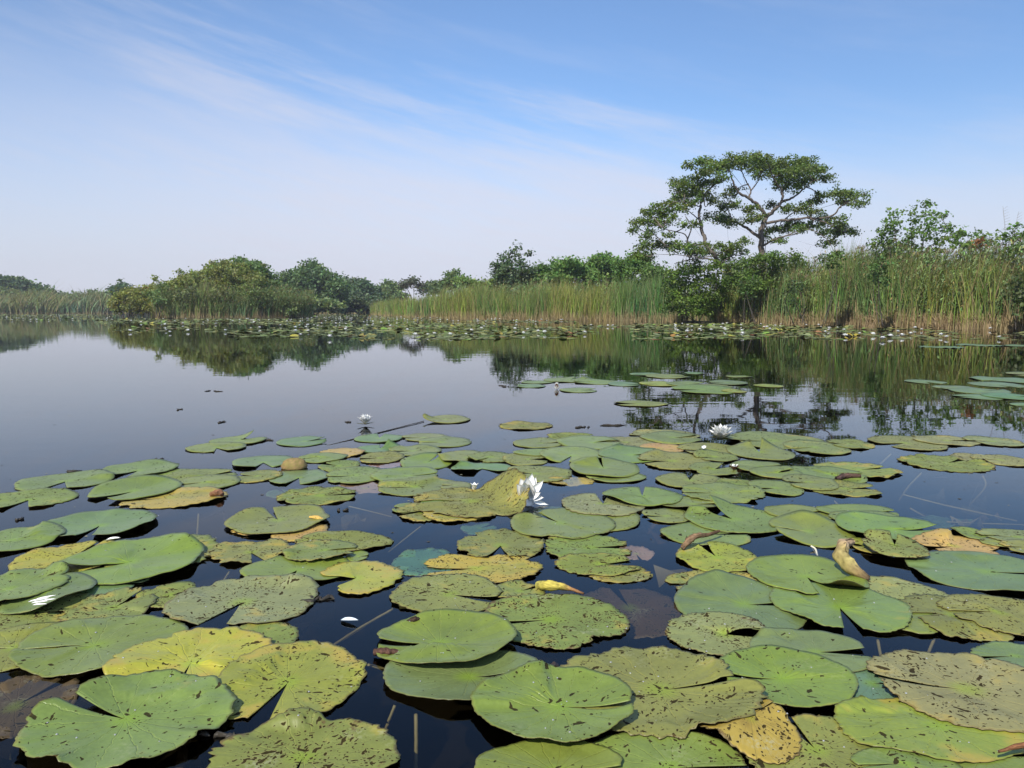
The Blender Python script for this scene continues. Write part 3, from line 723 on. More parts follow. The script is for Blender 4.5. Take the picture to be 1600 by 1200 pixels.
def flower(loc, size, label, layers, group=None, tilt=(0, 0), sepal=True):
    """open water lily: rings of petals (count, elevation, length, width), sepals and yellow stamens as parts"""
    root = tag(empty('water_lily', loc), label, 'water lily', group)
    T = rotm(0, tilt[0]) @ np.eye(3)
    def turn(v): return v @ T.T
    for li, (cnt, elv, ln, wd) in enumerate(layers):
        off = rng.uniform(0, 6)
        for k in range(cnt):
            L = size * ln * rng.uniform(.92, 1.06)
            v, f = petal_mesh(L, size * wd * rng.uniform(.9, 1.1), 0.35, 0.18 * math.cos(R(elv)))
            m = rotm(off + 2 * math.pi * (k + rng.uniform(-.12, .12)) / cnt, R(elv + rng.uniform(-6, 6)))
            v = turn(v @ m.T + [0, 0, 0.004 + 0.0015 * li])
            mesh_obj('petal', v, f, M_PETAL, root, colors=np.ones((len(v), 3)), smooth=True)
    mb = MB()
    for k in range(26):
        a = rng.uniform(0, 6.28); r = size * rng.uniform(.02, .10)
        p = np.array([[r * math.cos(a), r * math.sin(a), .004], [r * 1.5 * math.cos(a), r * 1.5 * math.sin(a), size * .25 * rng.uniform(.7, 1)]])
        mb.tube(turn(p), [size * .014, size * .010], 5, (0.85, 0.55, 0.03))
    mb.build('stamens', M_STEM, root)
    if sepal:
        for k in range(4):
            v, f = petal_mesh(size * .9, size * .26, .3, .06)
            v = turn(v @ rotm(k * 1.57 + .4, R(9)).T + [0, 0, .001])
            mesh_obj('sepal', v, f, M_STEM, root, colors=np.full((len(v), 3), (0.13, 0.13, 0.06)), smooth=True)
    return root

OPEN = [(7, 22, 1.0, .46), (8, 40, 1.0, .46), (8, 56, .97, .44), (6, 70, .85, .36)]
g = ground(1126, 689); flower(g + [0, 0, .012], 0.078, 'wide open white water lily with pointed petals at the far tip of the pads', OPEN)
g = ground(571, 665); flower(g + [0, 0, .006], 0.062, 'small round white water lily mirrored in open water left of centre', [(8, 34, 1.0, .52), (8, 52, 1.0, .50), (7, 68, .95, .46)])

# the big half collapsed flower beside the upturned leaf: each petal turned as in the photograph
fb = ground(825, 789); fb = fb + [0, 0, .026]
root = tag(empty('water_lily', fb), 'large white water lily flopped sideways beside the upturned leaf at the centre', 'water lily')
px = (fb[1] * CP + HC * SP) / F
for angd, ln, wd, tow in ((128, 31, 15, .15), (112, 34, 16, -.1), (94, 38, 16, .2), (80, 40, 14, -.15), (104, 36, 14, .45), (50, 40, 10, .1), (4, 27, 8, .25), (-22, 37, 6, .0), (-88, 26, 13, .35), (86, 30, 12, .5), (120, 30, 14, .5), (68, 36, 12, -.2), (100, 26, 12, .8), (28, 26, 9, .4)):
    ln, wd = ln * .92, wd * 1.22; a = R(angd); d = np.array([math.cos(a), -tow, math.sin(a)]); d /= np.linalg.norm(d)
    v, f = petal_mesh(ln * px * 1.06, wd * px, .4, .1)
    side = np.cross([0, -1.0, 0.25], d); side /= np.linalg.norm(side); nn = np.cross(d, side)
    v = v @ np.stack([d, side, -nn if nn[1] > 0 else nn], 1).T
    v[:, 2] = np.maximum(v[:, 2], -fb[2] + .002 + 0.0006 * (np.arange(len(v)) < len(v) // 2))
    mesh_obj('petal', v, f, M_PETAL, root, colors=np.ones((len(v), 3)), smooth=True)
mb = MB()
mb.tube(spline([(0, 0, .002), (-.006, .004, -.012), (-.012, .01, -.034)], 6), [.007, .006, .005, .004, .004, .004], 7, (0.20, 0.12, 0.06)); mb.build('stalk', M_STEM, root)

# half shut flower with brown outer leaves far out, small bud, faded bloom
def bud(px_, py_, h, wd, label, brown=3, white=6, open_=78):
    root = tag(empty('water_lily', ground(px_, py_)), label, 'water lily')
    for k in range(white):
        v, f = petal_mesh(h, wd, .5, -.02); v = v @ rotm(k * 6.283 / white, R(open_ + rng.uniform(-6, 6))).T + [0, 0, .003]
        mesh_obj('petal', v, f, M_PETAL, root, colors=np.ones((len(v), 3)), smooth=True)
    for k in range(brown):
        v, f = petal_mesh(h * .95, wd * .95, .5, -.02); v = v @ rotm(k * 6.283 / max(1, brown) + 4.5, R(open_ - 12)).T + [0, 0, .002]
        mesh_obj('sepal', v, f, M_STEM, root, colors=np.full((len(v), 3), (0.15, 0.055, 0.025)), smooth=True)
bud(870, 608.5, .062, .036, 'half shut white water lily with a brown outer leaf, alone beyond the main raft', 2, 6)
bud(741, 766, .030, .018, 'tiny white bud left of the upturned leaf', 0, 4, 60)
bud(1147, 735, .030, .020, 'faded little bloom with brown base among the right hand pads', 4, 4, 55)

# loose petals lying about
def loose(pts, label, c=(1, 1, 1), z=.006, L=.05, W=.014):
    root = tag(empty('loose_petals' if len(pts) > 1 else 'loose_petal', ground(pts[0][0], pts[0][1])), label, 'petals' if len(pts) > 1 else 'petal')
    o = np.array(root.location)
    for x, y, ang in pts:
        v, f = petal_mesh(L * rng.uniform(.8, 1.1), W, .4, .06)
        v = v @ rotm(R(ang), R(6)).T + ground(x, y, z) + [0, 0, z] - o
        if len(pts) > 1: mesh_obj('petal', v, f, M_PETAL, root, colors=np.tile(c, (len(v), 1)), smooth=True)
        else:
            ob = mesh_obj('loose_petal', v, f, M_PETAL, None, colors=np.tile(c, (len(v), 1)), smooth=True)
            ob.location = o; tag(ob, label, 'petal'); bpy.data.objects.remove(root)
loose([(45, 951, 8), (50, 953, -6), (55, 948, 16), (60, 951, 4), (52, 956, -14)], 'withered white petals stuck on a green pad at far left', z=.016, L=.045, W=.008)
loose([(166, 849, 2)], 'single white petal on the rim of the yellow speckled pad', L=.05, W=.018, z=.01)
loose([(533, 969, -25)], 'pale bluish petal awash in dark water left of centre', c=(.75, .85, .95), L=.045, W=.016, z=.001)
loose([(1099, 705, 70)], 'white petal standing on an olive pad below the bright flower', L=.045, W=.02, z=.012)

# ------------------------------------------------------------------ dead and curled leaves
def curled(name, pts, rads, label, cols, turns=1.5, cat='dead leaf', nl=26, crumple=.03):
    """a leaf rolled round a bent axis: an open spiral sheet with a torn lip"""
    ax = spline(pts, nl); rad = np.interp(np.linspace(0, 1, nl), np.linspace(0, 1, len(rads)), rads)
    tn = np.gradient(ax, axis=0); tn /= np.linalg.norm(tn, axis=1)[:, None]
    a = np.cross(tn, [0, 0.3, 1.0]); a /= np.linalg.norm(a, axis=1)[:, None]; b = np.cross(tn, a)
    nt_ = 26; th_ = np.linspace(0, 2 * np.pi * turns, nt_)
    lip = 1 + 0.22 * rng.normal(size=(nl, 1)) * (th_ / th_[-1])[None] ** 6
    rr = rad[:, None] * (1.0 - 0.42 * (th_ / th_[-1])[None] ** 1.3) * lip * (1 + .07 * np.sin(np.arange(nl)[:, None] * .9 + th_[None] * 2) + .045 * np.sin(th_[None] * 11 + .12 * np.arange(nl)[:, None])) * (1 + crumple * rng.normal(size=(nl, nt_)))
    P = ax[:, None] + rr[..., None] * (np.cos(th_ + 4.2)[None, :, None] * a[:, None] + np.sin(th_ + 4.2)[None, :, None] * b[:, None])
    P += np.convolve(rng.normal(size=nl), [.25, .5, .25], 'same')[:, None, None] * a[:, None] * rad.mean() * .16
    P = P.reshape(-1, 3); N_ = len(P)
    Q = (ax[:, None] + (rr - .0016)[..., None] * (np.cos(th_ + 4.2)[None, :, None] * a[:, None] + np.sin(th_ + 4.2)[None, :, None] * b[:, None])).reshape(-1, 3)
    i, j = np.meshgrid(np.arange(nl - 1), np.arange(nt_ - 1), indexing='ij'); k = (i * nt_ + j).ravel()
    f = [np.c_[k, k + nt_, k + nt_ + 1, k + 1], np.c_[k, k + 1, k + nt_ + 1, k + nt_] + N_]
    ring = np.r_[np.arange(nt_), np.arange(1, nl) * nt_ + nt_ - 1, (nl - 1) * nt_ + np.arange(nt_ - 2, -1, -1), np.arange(nl - 2, 0, -1) * nt_]
    r2 = np.roll(ring, -1); f.append(np.c_[ring, ring + N_, r2 + N_, r2])
    c = np.array([np.interp(np.linspace(0, 1, nl), np.linspace(0, 1, len(cols)), [q[m] for q in cols]) for m in range(3)]).T
    c = np.repeat(c, nt_, 0) * (1 + .22 * rng.normal(size=(N_, 1))) * (1 - .55 * (np.tile(th_ / th_[-1], nl) > .9))[:, None] * np.tile(1 + .30 * np.convolve(rng.normal(size=nt_), [.3, .5, .3], 'same'), nl)[:, None]
    o = mesh_obj(name, np.r_[P, Q], np.vstack(f), M_DEAD, colors=np.clip(np.r_[c, c * .6], 0, 1), smooth=True, loc=ax[0])
    return tag(o, label, cat)
def gz(x, y, z): return ground(x, y, z)
curled('curled_leaf', [gz(1334, 846, .050), gz(1319, 851, .055), gz(1315, 864, .045), gz(1326, 883, .030), gz(1342, 896, .018), gz(1358, 905, .008)],
       [.007, .016, .020, .020, .014, .007], 'large curled tan dead leaf standing up between right hand pads', [(.30, .20, .11), (.42, .29, .17), (.30, .23, .09), (.24, .20, .07), (.20, .14, .06), (.04, .025, .015)], crumple=.055)
curled('curled_leaf', [gz(1066, 858, .006), gz(1074, 848, .022), gz(1088, 838, .034), gz(1106, 836, .026), gz(1124, 830, .022)], [.006, .010, .008, .006, .004],
       'brown withered leaf stump rolled over a yellow green pad', [(.09, .055, .03), (.16, .10, .055), (.18, .11, .06), (.12, .07, .035), (.07, .04, .02)], turns=1.1, crumple=.16)
curled('curled_leaf', [gz(842, 916, .006), gz(858, 916, .020), gz(876, 917, .016), gz(893, 921, .009), gz(912, 928, .004)], [.012, .014, .010, .005, .003],
       'small yellow curled leaf tapering to a brown tip at the centre', [(.24, .22, .05), (.36, .30, .06), (.40, .31, .06), (.25, .13, .05), (.08, .04, .02)], turns=.9, crumple=.035)
curled('curled_leaf', [gz(584, 1020, .008), gz(600, 1019, .010), gz(622, 1020, .008)], [.007, .009, .006], 'dark brown leaf scrap in the slit of the bright green pad', [(.06, .03, .02)] * 2, turns=.8)
curled('curled_leaf', [gz(636, 972, .008), gz(648, 968, .013), gz(656, 968, .010)], [.004, .007, .003], 'small dark dead scrap on the rear rim of the bright green pad', [(.04, .025, .015)] * 2, turns=.9)
curled('curled_leaf', [gz(1306, 748, .012), gz(1322, 744, .012), gz(1345, 744, .014)], [.008, .013, .008], 'dark brown crumpled leaf lump on the right hand pads', [(.06, .035, .03), (.08, .045, .035), (.05, .03, .02)], turns=1.1, crumple=.14)
curled('curled_leaf', [gz(330, 773, .010), gz(342, 770, .020), gz(349, 775, .008)], [.010, .014, .006], 'brown curled tip at the end of the yellow torn pad', [(.2, .1, .05), (.15, .07, .04)], turns=1.0)
curled('curled_leaf', [gz(484, 808, .012), gz(495, 809, .014), gz(505, 812, .012)], [.004, .008, .004], 'small yellow brown scrap on the right of a broad green pad', [(.45, .3, .08)] * 2, turns=.9)
curled('curled_leaf', [gz(1560, 1175, .02), gz(1600, 1165, .022), gz(1660, 1160, .02)], [.002, .005, .003], 'reddish brown rolled edge scrap at the lower right edge', [(.16, .07, .03)] * 2, turns=.8)
# brown bottle-brown dome: a leaf pushed up from below
th_ = np.linspace(0, 2 * np.pi, 25)[:-1]; lv = np.linspace(0, 1, 9)
c0 = ground(460, 731); dome = [];
for l in lv:
    rr_ = math.cos(l * math.pi / 2) ** .8 + .02
    dome.append(np.c_[.058 * rr_ * np.cos(th_) * (1 + .05 * rng.normal()), .045 * rr_ * np.sin(th_), np.full(24, .001 + .042 * math.sin(l * math.pi / 2))])
dome = np.vstack(dome) * (1 + .012 * rng.normal(size=(216, 1)))
i, j = np.meshgrid(np.arange(8), np.arange(24), indexing='ij'); j2 = (j + 1) % 24
f = np.stack([i * 24 + j, i * 24 + j2, (i + 1) * 24 + j2, (i + 1) * 24 + j], -1).reshape(-1, 4)
cc = np.where((rng.random((216, 1)) < .4), [[.24, .16, .07]], [[.19, .15, .05]])
o = mesh_obj('domed_leaf', dome, [f, (192 + np.arange(24))[None]], M_DEAD, colors=cc, smooth=True); o.location = c0
tag(o, 'olive brown domed leaf pushed up out of the water at far left of the raft', 'dead leaf')

# ------------------------------------------------------------------ stalks, floating and sunken
def stalk(name, pts, r, c, label, cat='stalk', wob=.05):
    mb = MB(); p = spline(pts, 4 + 5 * len(pts)); mb.tube(p - p[0], r, 6, c, wob)
    o = mb.build(name, M_STEM); o.location = p[0]; return tag(o, label, cat)
stalk('floating_stalk', [gz(512, 696, -.001), gz(560, 684, .002), gz(615, 670, .003), gz(662, 658, .004)], .0024, (.07, .06, .045), 'thin dark reed stalk floating out to a lone pad')
SUB = (.20, .165, .07)
for pts, r, lab in (
    ([gz(1372, 992, -.004), gz(1378, 1012, -.012), gz(1388, 1034, -.03)], .0042, 'thick pale sunken stem in the gap below the smooth olive pad'),
    ([gz(1460, 990, -.004), gz(1450, 1008, -.012), gz(1442, 1024, -.02)], .0040, 'short pale sunken stem touching the tan bleached pad'),
    ([gz(650, 1106, -.006), gz(650, 1150, -.03), gz(648, 1205, -.06)], .0042, 'upright brown sunken stem at the bottom left of centre'),
    ([gz(617, 1092, -.008), gz(604, 1116, -.03), gz(592, 1140, -.06)], .0034, 'slanting greenish sunken stem below the glossy pads'),
    ([gz(614, 944, -.004), gz(560, 968, -.02), gz(500, 1000, -.045), gz(470, 1012, -.08)], .0036, 'long slanting sunken stem in the dark gap left of centre'),
    ([gz(436, 978, -.004), gz(460, 992, -.010), gz(490, 1010, -.03)], .0020, 'thin sunken stem behind the yellow green notched pad'),
    ([gz(358, 887, -.004), gz(342, 905, -.012), gz(328, 918, -.03)], .0034, 'pale sunken stem in the gap right of the folded oval'),
    ([gz(1412, 768, -.004), gz(1480, 781, -.008), gz(1590, 800, -.02)], .0030, 'long straight pale stem just under open water at right'),
    ([gz(1422, 789, -.02), gz(1445, 797, -.03), gz(1470, 800, -.05)], .0040, 'stem of the sunken leaf at right'),
    ([gz(1480, 810, -.008), gz(1540, 808, -.006), gz(1640, 807, -.004)], .0028, 'pale horizontal sunken stem at the right edge'),
    ([gz(1535, 737, -.005), gz(1540, 752, -.02), gz(1515, 778, -.06)], .0045, 'curved sunken stem under the nearer tan raft'),
    ([gz(1440, 735, -.005), gz(1420, 752, -.02), gz(1405, 770, -.05)], .0045, 'slanting sunken stem left under the nearer tan raft'),
    ([gz(1392, 706, -.005), gz(1378, 716, -.02), gz(1362, 726, -.06)], .0050, 'slanting sunken stem under the farther tan raft'),
    ([gz(310, 798, -.006), gz(308, 822, -.02), gz(305, 842, -.05)], .0036, 'upright sunken stem left of the broad green pad'),
    ([gz(660, 815, -.005), gz(632, 832, -.02), gz(606, 848, -.05)], .0028, 'slanting sunken stem below the torn green pads'),
    ([gz(545, 786, -.005), gz(580, 790, -.010), gz(612, 794, -.02)], .0026, 'thin flat stem between the pitted pad and the green scrap'),
    ([gz(1304, 778, -.004), gz(1320, 790, -.012), gz(1330, 798, -.03)], .0032, 'short sunken stem right of the scalloped pad'),
    ([gz(575, 1030, -.004), gz(590, 1026, -.008), gz(605, 1024, -.006)], .0038, 'pinkish sunken stem behind the slit of the bright green pad'),
    ([gz(1278, 1108, -.003), gz(1295, 1116, -.004), gz(1318, 1128, -.01)], .0040, 'pink brown stem in the dark gap at lower right')):
    stalk('sunken_stalk', [p - [0, 0, .012 + .010 * q] for q, p in enumerate(pts)], r * .85, SUB, lab, 'stalk')
stalk('floating_stalk', [gz(1267, 853, .010), gz(1274, 858, .004), gz(1277, 868, -.004)], .0028, (.55, .52, .40), 'little white hooked rootlet left of the curled dead leaf')
# flecks of drifting plant litter
def litter(x, y, w_, label):
    mb = MB()
    for k in range(rng.integers(2, 5)):
        a = ground(x + rng.uniform(-.3, .3) * w_, y + rng.uniform(-1.0, 1.0), .002); b = ground(x + rng.uniform(-.6, .6) * w_, y + rng.uniform(-1.6, 1.6), .003)
        mb.tube(spline([a, (a + b) / 2 + rng.normal(size=3) * [.01, .02, .0], b], 6), [.002, .004, .006, .005, .003, .001], 5, (.035, .03, .022), .2)
    o = mb.build('floating_litter', M_STEM, loc=ground(x, y)); tag(o, label, 'litter')
for x, y, w_, l in ((925, 667, 50, 'dark twig litter afloat at the left of the reflected tree'), (955, 665, 40, 'pinkish dark litter beside the twig litter'), (420, 687, 14, 'dark flecks right of the lone small pair'),
                    (348, 659, 10, 'dark fleck in open water above the lone small pair'), (335, 610, 50, 'thin drifting reed scrap far out left of centre'), (280, 640, 14, 'small dark speck cluster far out at left'),
                    (32, 811, 14, 'dark bud like lump in open water at far left'), (545, 659, 18, 'dark scrap left of the small round flower'), (790, 603.6, 20, 'dark scrap left of the half shut flower'),
                    (247, 718, 22, 'dark flecks behind the left hand rows'), (535, 797, 40, 'frayed scum right of the broad green pad'), (505, 938, 60, 'grey frayed scum beside the plain yellow half pad'),
                    (350, 1150, 90, 'dark frayed litter between the two lowest left pads'), (120, 735, 30, 'thin fleck line above the far left pad')):
    litter(x, y, w_, l)

vs, fs = [], []
for k in range(420):
    d = 2.2 * (16 / 2.2) ** rng.random(); xx = rng.uniform(-.75, .75) * d; r = rng.uniform(.002, .006)
    a = rng.uniform(0, 6.28) + np.array([0, 1.4, 3.1, 4.6]); vs.append(np.c_[xx + r * np.cos(a) * rng.uniform(.6, 2.2), d + r * np.sin(a), np.full(4, .0012)]); fs.append(np.arange(4) + 4 * k)
sp = mesh_obj('floating_specks', np.vstack(vs), np.array(fs), M_DEAD, colors=np.repeat(np.where(rng.random((420, 1)) < .6, [[.06, .05, .03]], [[.3, .29, .2]]), 4, 0))
tag(sp, 'fine drifting specks of plant dust on the open water', 'specks', kind='stuff')

# dim leaves and weed hanging in the murky water between the pads
vs, fs, cs = [], [], []
tri_ = np.c_[np.zeros(10, int), np.arange(1, 11), np.arange(2, 12)]
for k in range(110):
    d = rng.uniform(1.1, 3.6); xx = rng.uniform(-.72, .72) * d; r = rng.uniform(.02, .085); a = rng.uniform(0, 6.28) + np.linspace(.15, 6.1, 11)
    q = np.vstack([[0, 0, 0], np.c_[r * np.cos(a) * rng.uniform(.4, 1.2), r * np.sin(a) * (1 + .25 * rng.normal(size=11)), .02 * rng.normal(size=11)]])
    vs.append(q + [xx, d, -rng.uniform(.03, .15)]); fs.append(tri_ + 12 * k); cs.append(np.tile(np.array([(.11, .065, .03), (.09, .085, .035), (.13, .105, .05)])[rng.integers(3)], (12, 1)))
tag(mesh_obj('sunken_weed', np.vstack(vs), np.vstack(fs), M_FPAD, colors=np.vstack(cs)), 'dim rotting leaf scraps hanging in the murky water', 'weed', kind='stuff')
# water beads on the pads
md, tdn = new_mat('water_bead')
out(tdn, tdn.n('ShaderNodeBsdfPrincipled', {'Base Color': (.9, .92, .92, 1), 'Roughness': 0.03, 'Transmission Weight': .7, 'IOR': 1.33}))
vs, fs = [], []
rings = [(0.0, 1.0), (.5, .87), (.87, .5), (1.0, 0.0)]
kk = 0
while kk < 260:
    d = rng.uniform(1.1, 3.2); xx = rng.uniform(-.7, .7) * d
    ix, iy = int((xx - GX0) / GR), int((d - GY0) / GR); h = HF[iy, ix]
    if h <= .0018: continue
    r = rng.uniform(.0009, .0022); a = np.arange(8) * math.pi / 4
    for q, (cr, ch) in enumerate(rings): vs.append(np.c_[xx + r * max(cr, .02) * np.cos(a), d + r * max(cr, .02) * np.sin(a), np.full(8, h + r * .8 * ch)])
    b = kk * 32; j = np.arange(8); j2 = (j + 1) % 8
    for q in range(3): fs.append(np.c_[b + q * 8 + j, b + (q + 1) * 8 + j, b + (q + 1) * 8 + j2, b + q * 8 + j2])
    kk += 1
tag(mesh_obj('water_beads', np.vstack(vs), np.vstack(fs), md, smooth=True), 'tiny glinting water beads scattered over the near pads', 'water beads', kind='stuff')
# ------------------------------------------------------------------ far pads and flowers
def far_pad_verts(p, r, tilt, taz, nose):
    a = nose + np.linspace(.12, 2 * np.pi - .12, 11)
    q = np.c_[r * np.cos(a), r * np.sin(a), np.zeros(11)] * (1, 1, 1)
    q = np.vstack([[0, 0, 0], q])
    h = q[:, 0] * math.cos(taz) + q[:, 1] * math.sin(taz)
    q[:, 2] = np.maximum(h * math.tan(tilt), -0.01) + rng.normal(size=12) * r * .03
    return q + p
BANDS = [  # photo x range, y range, coverage, zone
    (-60, 182, 490.9, 502.0, .50, 0), (150, 480, 498.2, 507.0, .45, 1), (172, 470, 511.5, 520.0, .22, 1), (350, 480, 516.0, 528.0, .30, 1), (455, 720, 490.6, 506.0, .50, 2), (440, 770, 505.0, 531.0, .34, 2),
    (640, 935, 509.5, 530.0, .34, 3), (720, 900, 500.4, 504.5, .4, 3), (900, 1050, 508.0, 512.0, .35, 4), (985, 1330, 505.5, 530.5, .50, 4), (1290, 1500, 513.0, 531.0, .32, 5), (1480, 1640, 520.0, 532.0, .10, 5)]
PADCOL = np.array([(.135, .165, .06), (.16, .18, .065), (.15, .17, .075), (.175, .18, .06), (.12, .15, .05)])
cand = []
for x0, x1, y0, y1, cov, zn in BANDS:
    d0, d1 = ground(800, y1)[1], ground(800, y0)[1]
    area = (x1 - x0) / F * (d1 ** 2 - d0 ** 2) / 2
    cnt = int(cov * area / .026)
    cnt = min(cnt, 6500)
    d = np.sqrt(rng.uniform(d0 ** 2, d1 ** 2, cnt)); x = rng.uniform(x0, x1, cnt)
    for dd, xx in zip(d, x):
        yy = 485 + HC * F / dd * 1.0
        wave = math.sin(xx * .045 + dd * .7) + math.sin(xx * .017 - dd * .35 + 2) + .8 * math.sin(xx * .11 + dd * 1.9)
        if wave < -.5 + rng.normal() * .35: continue
        edge_in = min(xx - x0, x1 - xx) / 60
        if rng.random() > .25 + edge_in: continue
        cand.append((dd, (xx - 800) / F * dd, zn))
cand.sort()
NEAR = 92
stuff_v, stuff_f, stuff_c = [], [], []
tri = np.c_[np.zeros(10, int), np.arange(1, 11), np.arange(2, 12)]
ZL = ['far left bank', 'low island', 'open channel', 'middle reed bed', 'dark overhanging bush', 'right hand reeds']
for k, (dd, xx, zn) in enumerate(cand):
    r = rng.uniform(.06, .125); up = rng.random() < .10
    p = np.array([xx, dd, rng.uniform(.004, .016) + (.02 if up else 0)])
    tilt = rng.uniform(.15, .55) if up else abs(rng.normal()) * .035
    v = far_pad_verts(p, r, tilt, rng.uniform(0, 6.28), rng.uniform(0, 6.28))
    c = PADCOL[rng.integers(5)] * rng.uniform(.8, 1.25)
    u = rng.random()
    if u < .07: c = np.array((.30, .27, .05))
    elif u < .11: c = np.array((.24, .12, .05))
    elif u < .20: c = np.array((.14, .23, .04))
    if k < NEAR:
        b = v - [0, 0, .003]
        ring = np.arange(12); r2 = np.roll(ring, -1)
        o = mesh_obj('lily_pad', np.r_[v, b], [tri, tri[:, ::-1] + 12, np.c_[ring, ring + 12, r2 + 12, r2]], M_FPAD, colors=np.tile(c, (24, 1)), loc=p)
        tag(o, f'small far pad in the floating carpet before the {ZL[zn]}', 'lily pad', f'small far pads before the {ZL[zn]}')
    else:
        n0 = 12 * len(stuff_v); stuff_v.append(v); stuff_f.append(tri + n0); stuff_c.append(np.tile(c, (12, 1)))
o = mesh_obj('lily_pads', np.vstack(stuff_v), np.vstack(stuff_f), M_FPAD, colors=np.vstack(stuff_c))
tag(o, 'carpet of countless far lily pads stretching to the reed banks', 'lily pads', kind='stuff')

def far_flower_mesh():
    vs, fs, n0 = [], [], 0
    for cnt, elv, ln in ((6, 25, 1.0), (6, 50, .95), (4, 72, .8)):
        for k in range(cnt):
            v, f = petal_mesh(ln, .55, .35, .1, 4, 3, .03)
            v = v @ rotm(6.283 * k / cnt + elv, R(elv)).T; vs.append(v); fs.append(f + n0); n0 += len(v)
    V = np.vstack(vs)
    return V, np.vstack(fs)
FV, FF = far_flower_mesh()
proto = None
def far_flower(x, y, zone, size=None):
    global proto
    s = size or rng.uniform(.055, .085)
    p = ground(x, y)
    if proto is None:
        proto = mesh_obj('water_lily', FV, FF, M_PETAL, colors=np.ones((len(FV), 3)), smooth=False); o = proto
    else:
        o = proto.copy(); col.objects.link(o)
    o.location = p + [0, 0, .035]; o.scale = (s, s, s * rng.uniform(.9, 1.3)); o.rotation_euler = (rng.normal() * .15, rng.normal() * .15, rng.uniform(0, 6))
    lab = {0: 'tiny white flower dot in the dense pads along the far left bank', 1: 'small white flower among pads in front of the low island', 2: 'tiny white flower in the crowded channel between island and reeds',
           3: 'small white flower among pads before the middle reed bed', 4: 'small white flower in the pad carpet before the dark bush', 5: 'small white flower near the right hand reeds'}[zone]
    tag(o, lab, 'water lily', 'white flowers: ' + ZL[zone])
SEEN = {1: [(203, 519), (259, 517.5), (265, 521), (294, 518.5), (352, 518.5), (252, 505), (258, 509), (286, 507), (337, 507), (392, 515), (406, 514), (406, 520), (397, 505), (438, 510), (461, 514), (205, 502), (220, 505), (290, 499), (318, 505), (360, 501), (374, 501), (385, 499), (364, 503), (389, 501), (420, 501), (462, 520), (470, 526)],
        2: [(478, 513), (519, 521), (482, 519), (462, 513), (541, 514), (620, 507), (608, 503), (649, 526), (573, 503), (549, 506), (519, 503), (525, 507), (502, 507), (480, 510), (497, 511), (540, 517), (566, 519)],
        3: [(637, 517), (668, 525.5), (679, 524.5), (728, 525), (737, 518.5), (752, 515), (805, 515.5), (824, 517), (818, 523), (841, 520), (851, 522), (756, 512), (923, 510), (829, 501.5), (846, 500.5), (774, 499), (746, 500.5), (837, 504), (854, 502.5), (762, 500), (759, 504), (803, 502), (807, 505), (868, 500), (879, 500.5), (703, 526), (913, 522)],
        4: [(950, 510.5), (958, 510.5), (1066, 507.5), (1075, 510), (1081, 512.5), (1096, 512.5), (1094, 517.5), (1116, 509.5), (1127, 513.5), (1129, 508.5), (1136, 507), (1158, 509.5), (1159, 519), (1160, 525), (1203, 516.5), (1219, 511.5), (1221, 507.5), (1228, 507), (1260, 509.5), (1289, 521), (1296, 515), (1074, 521), (1239, 507.5)],
        5: [(1318, 518), (1364, 525), (1391, 528), (1379, 532), (1430, 514.5), (1440, 517), (1561, 530), (1308, 514)]}
far_flower(515, 529.5, 2, .075)
proto['label'] = 'white flower beside a brown leaf at the near edge of the channel pads'; proto['group'] = 'white flowers: near edge of the channel'
for zn, L in SEEN.items():
    for x, y in L: far_flower(x + rng.uniform(-.5, .5), y, zn)
for cnt, x0, x1, y0, y1, zn in ((46, -40, 176, 492.5, 501.5, 0), (60, 462, 600, 491.5, 499, 2), (22, 600, 700, 494.5, 502, 2), (16, 176, 470, 499, 504, 1), (14, 460, 620, 500, 512, 2), (14, 700, 880, 499.5, 503, 3), (16, 1000, 1300, 506.5, 520, 4), (8, 1310, 1560, 514, 530, 5)):
    for _ in range(cnt): far_flower(rng.uniform(x0, x1), rng.uniform(y0, y1), zn)
# a few leaves standing up out of the far carpet
for x, y, c, l in ((1064, 527, (.30, .17, .05), 'orange brown leaf standing in the far pads left of the green tuft'), (1090, 527, (.15, .27, .04), 'bright green leaf tuft standing in the far pads'), (1224, 517, (.33, .34, .06), 'yellow green leaf standing beside two far flowers'),
                   (1332, 526, (.40, .32, .05), 'yellow leaf standing near the far right flowers'), (778, 523, (.26, .22, .05), 'olive yellow leaf cluster standing in the middle far pads'), (893, 523, (.34, .17, .08), 'orange leaf at the right tip of the middle far pads'), (569, 527, (.22, .2, .06), 'olive leaf standing at the near edge of the channel pads'), (462, 506, (.4, .32, .04), 'yellow leaf in the pads right of the island')):
    p = ground(x, y); root = tag(empty('leaf_tuft', p), l, 'leaf')
    for k in range(5):
        v, f = petal_mesh(rng.uniform(.10, .2), rng.uniform(.08, .14), .3, .1, 6, 4, .003)
        v = v @ rotm(rng.uniform(0, 6.28), R(rng.uniform(8, 34))).T + [rng.normal() * .10, rng.normal() * .2, .01]
        mesh_obj('leaf_blade', v, f, M_FPAD, root, colors=np.tile(np.array(c) * .75, (len(v), 1)), smooth=True)
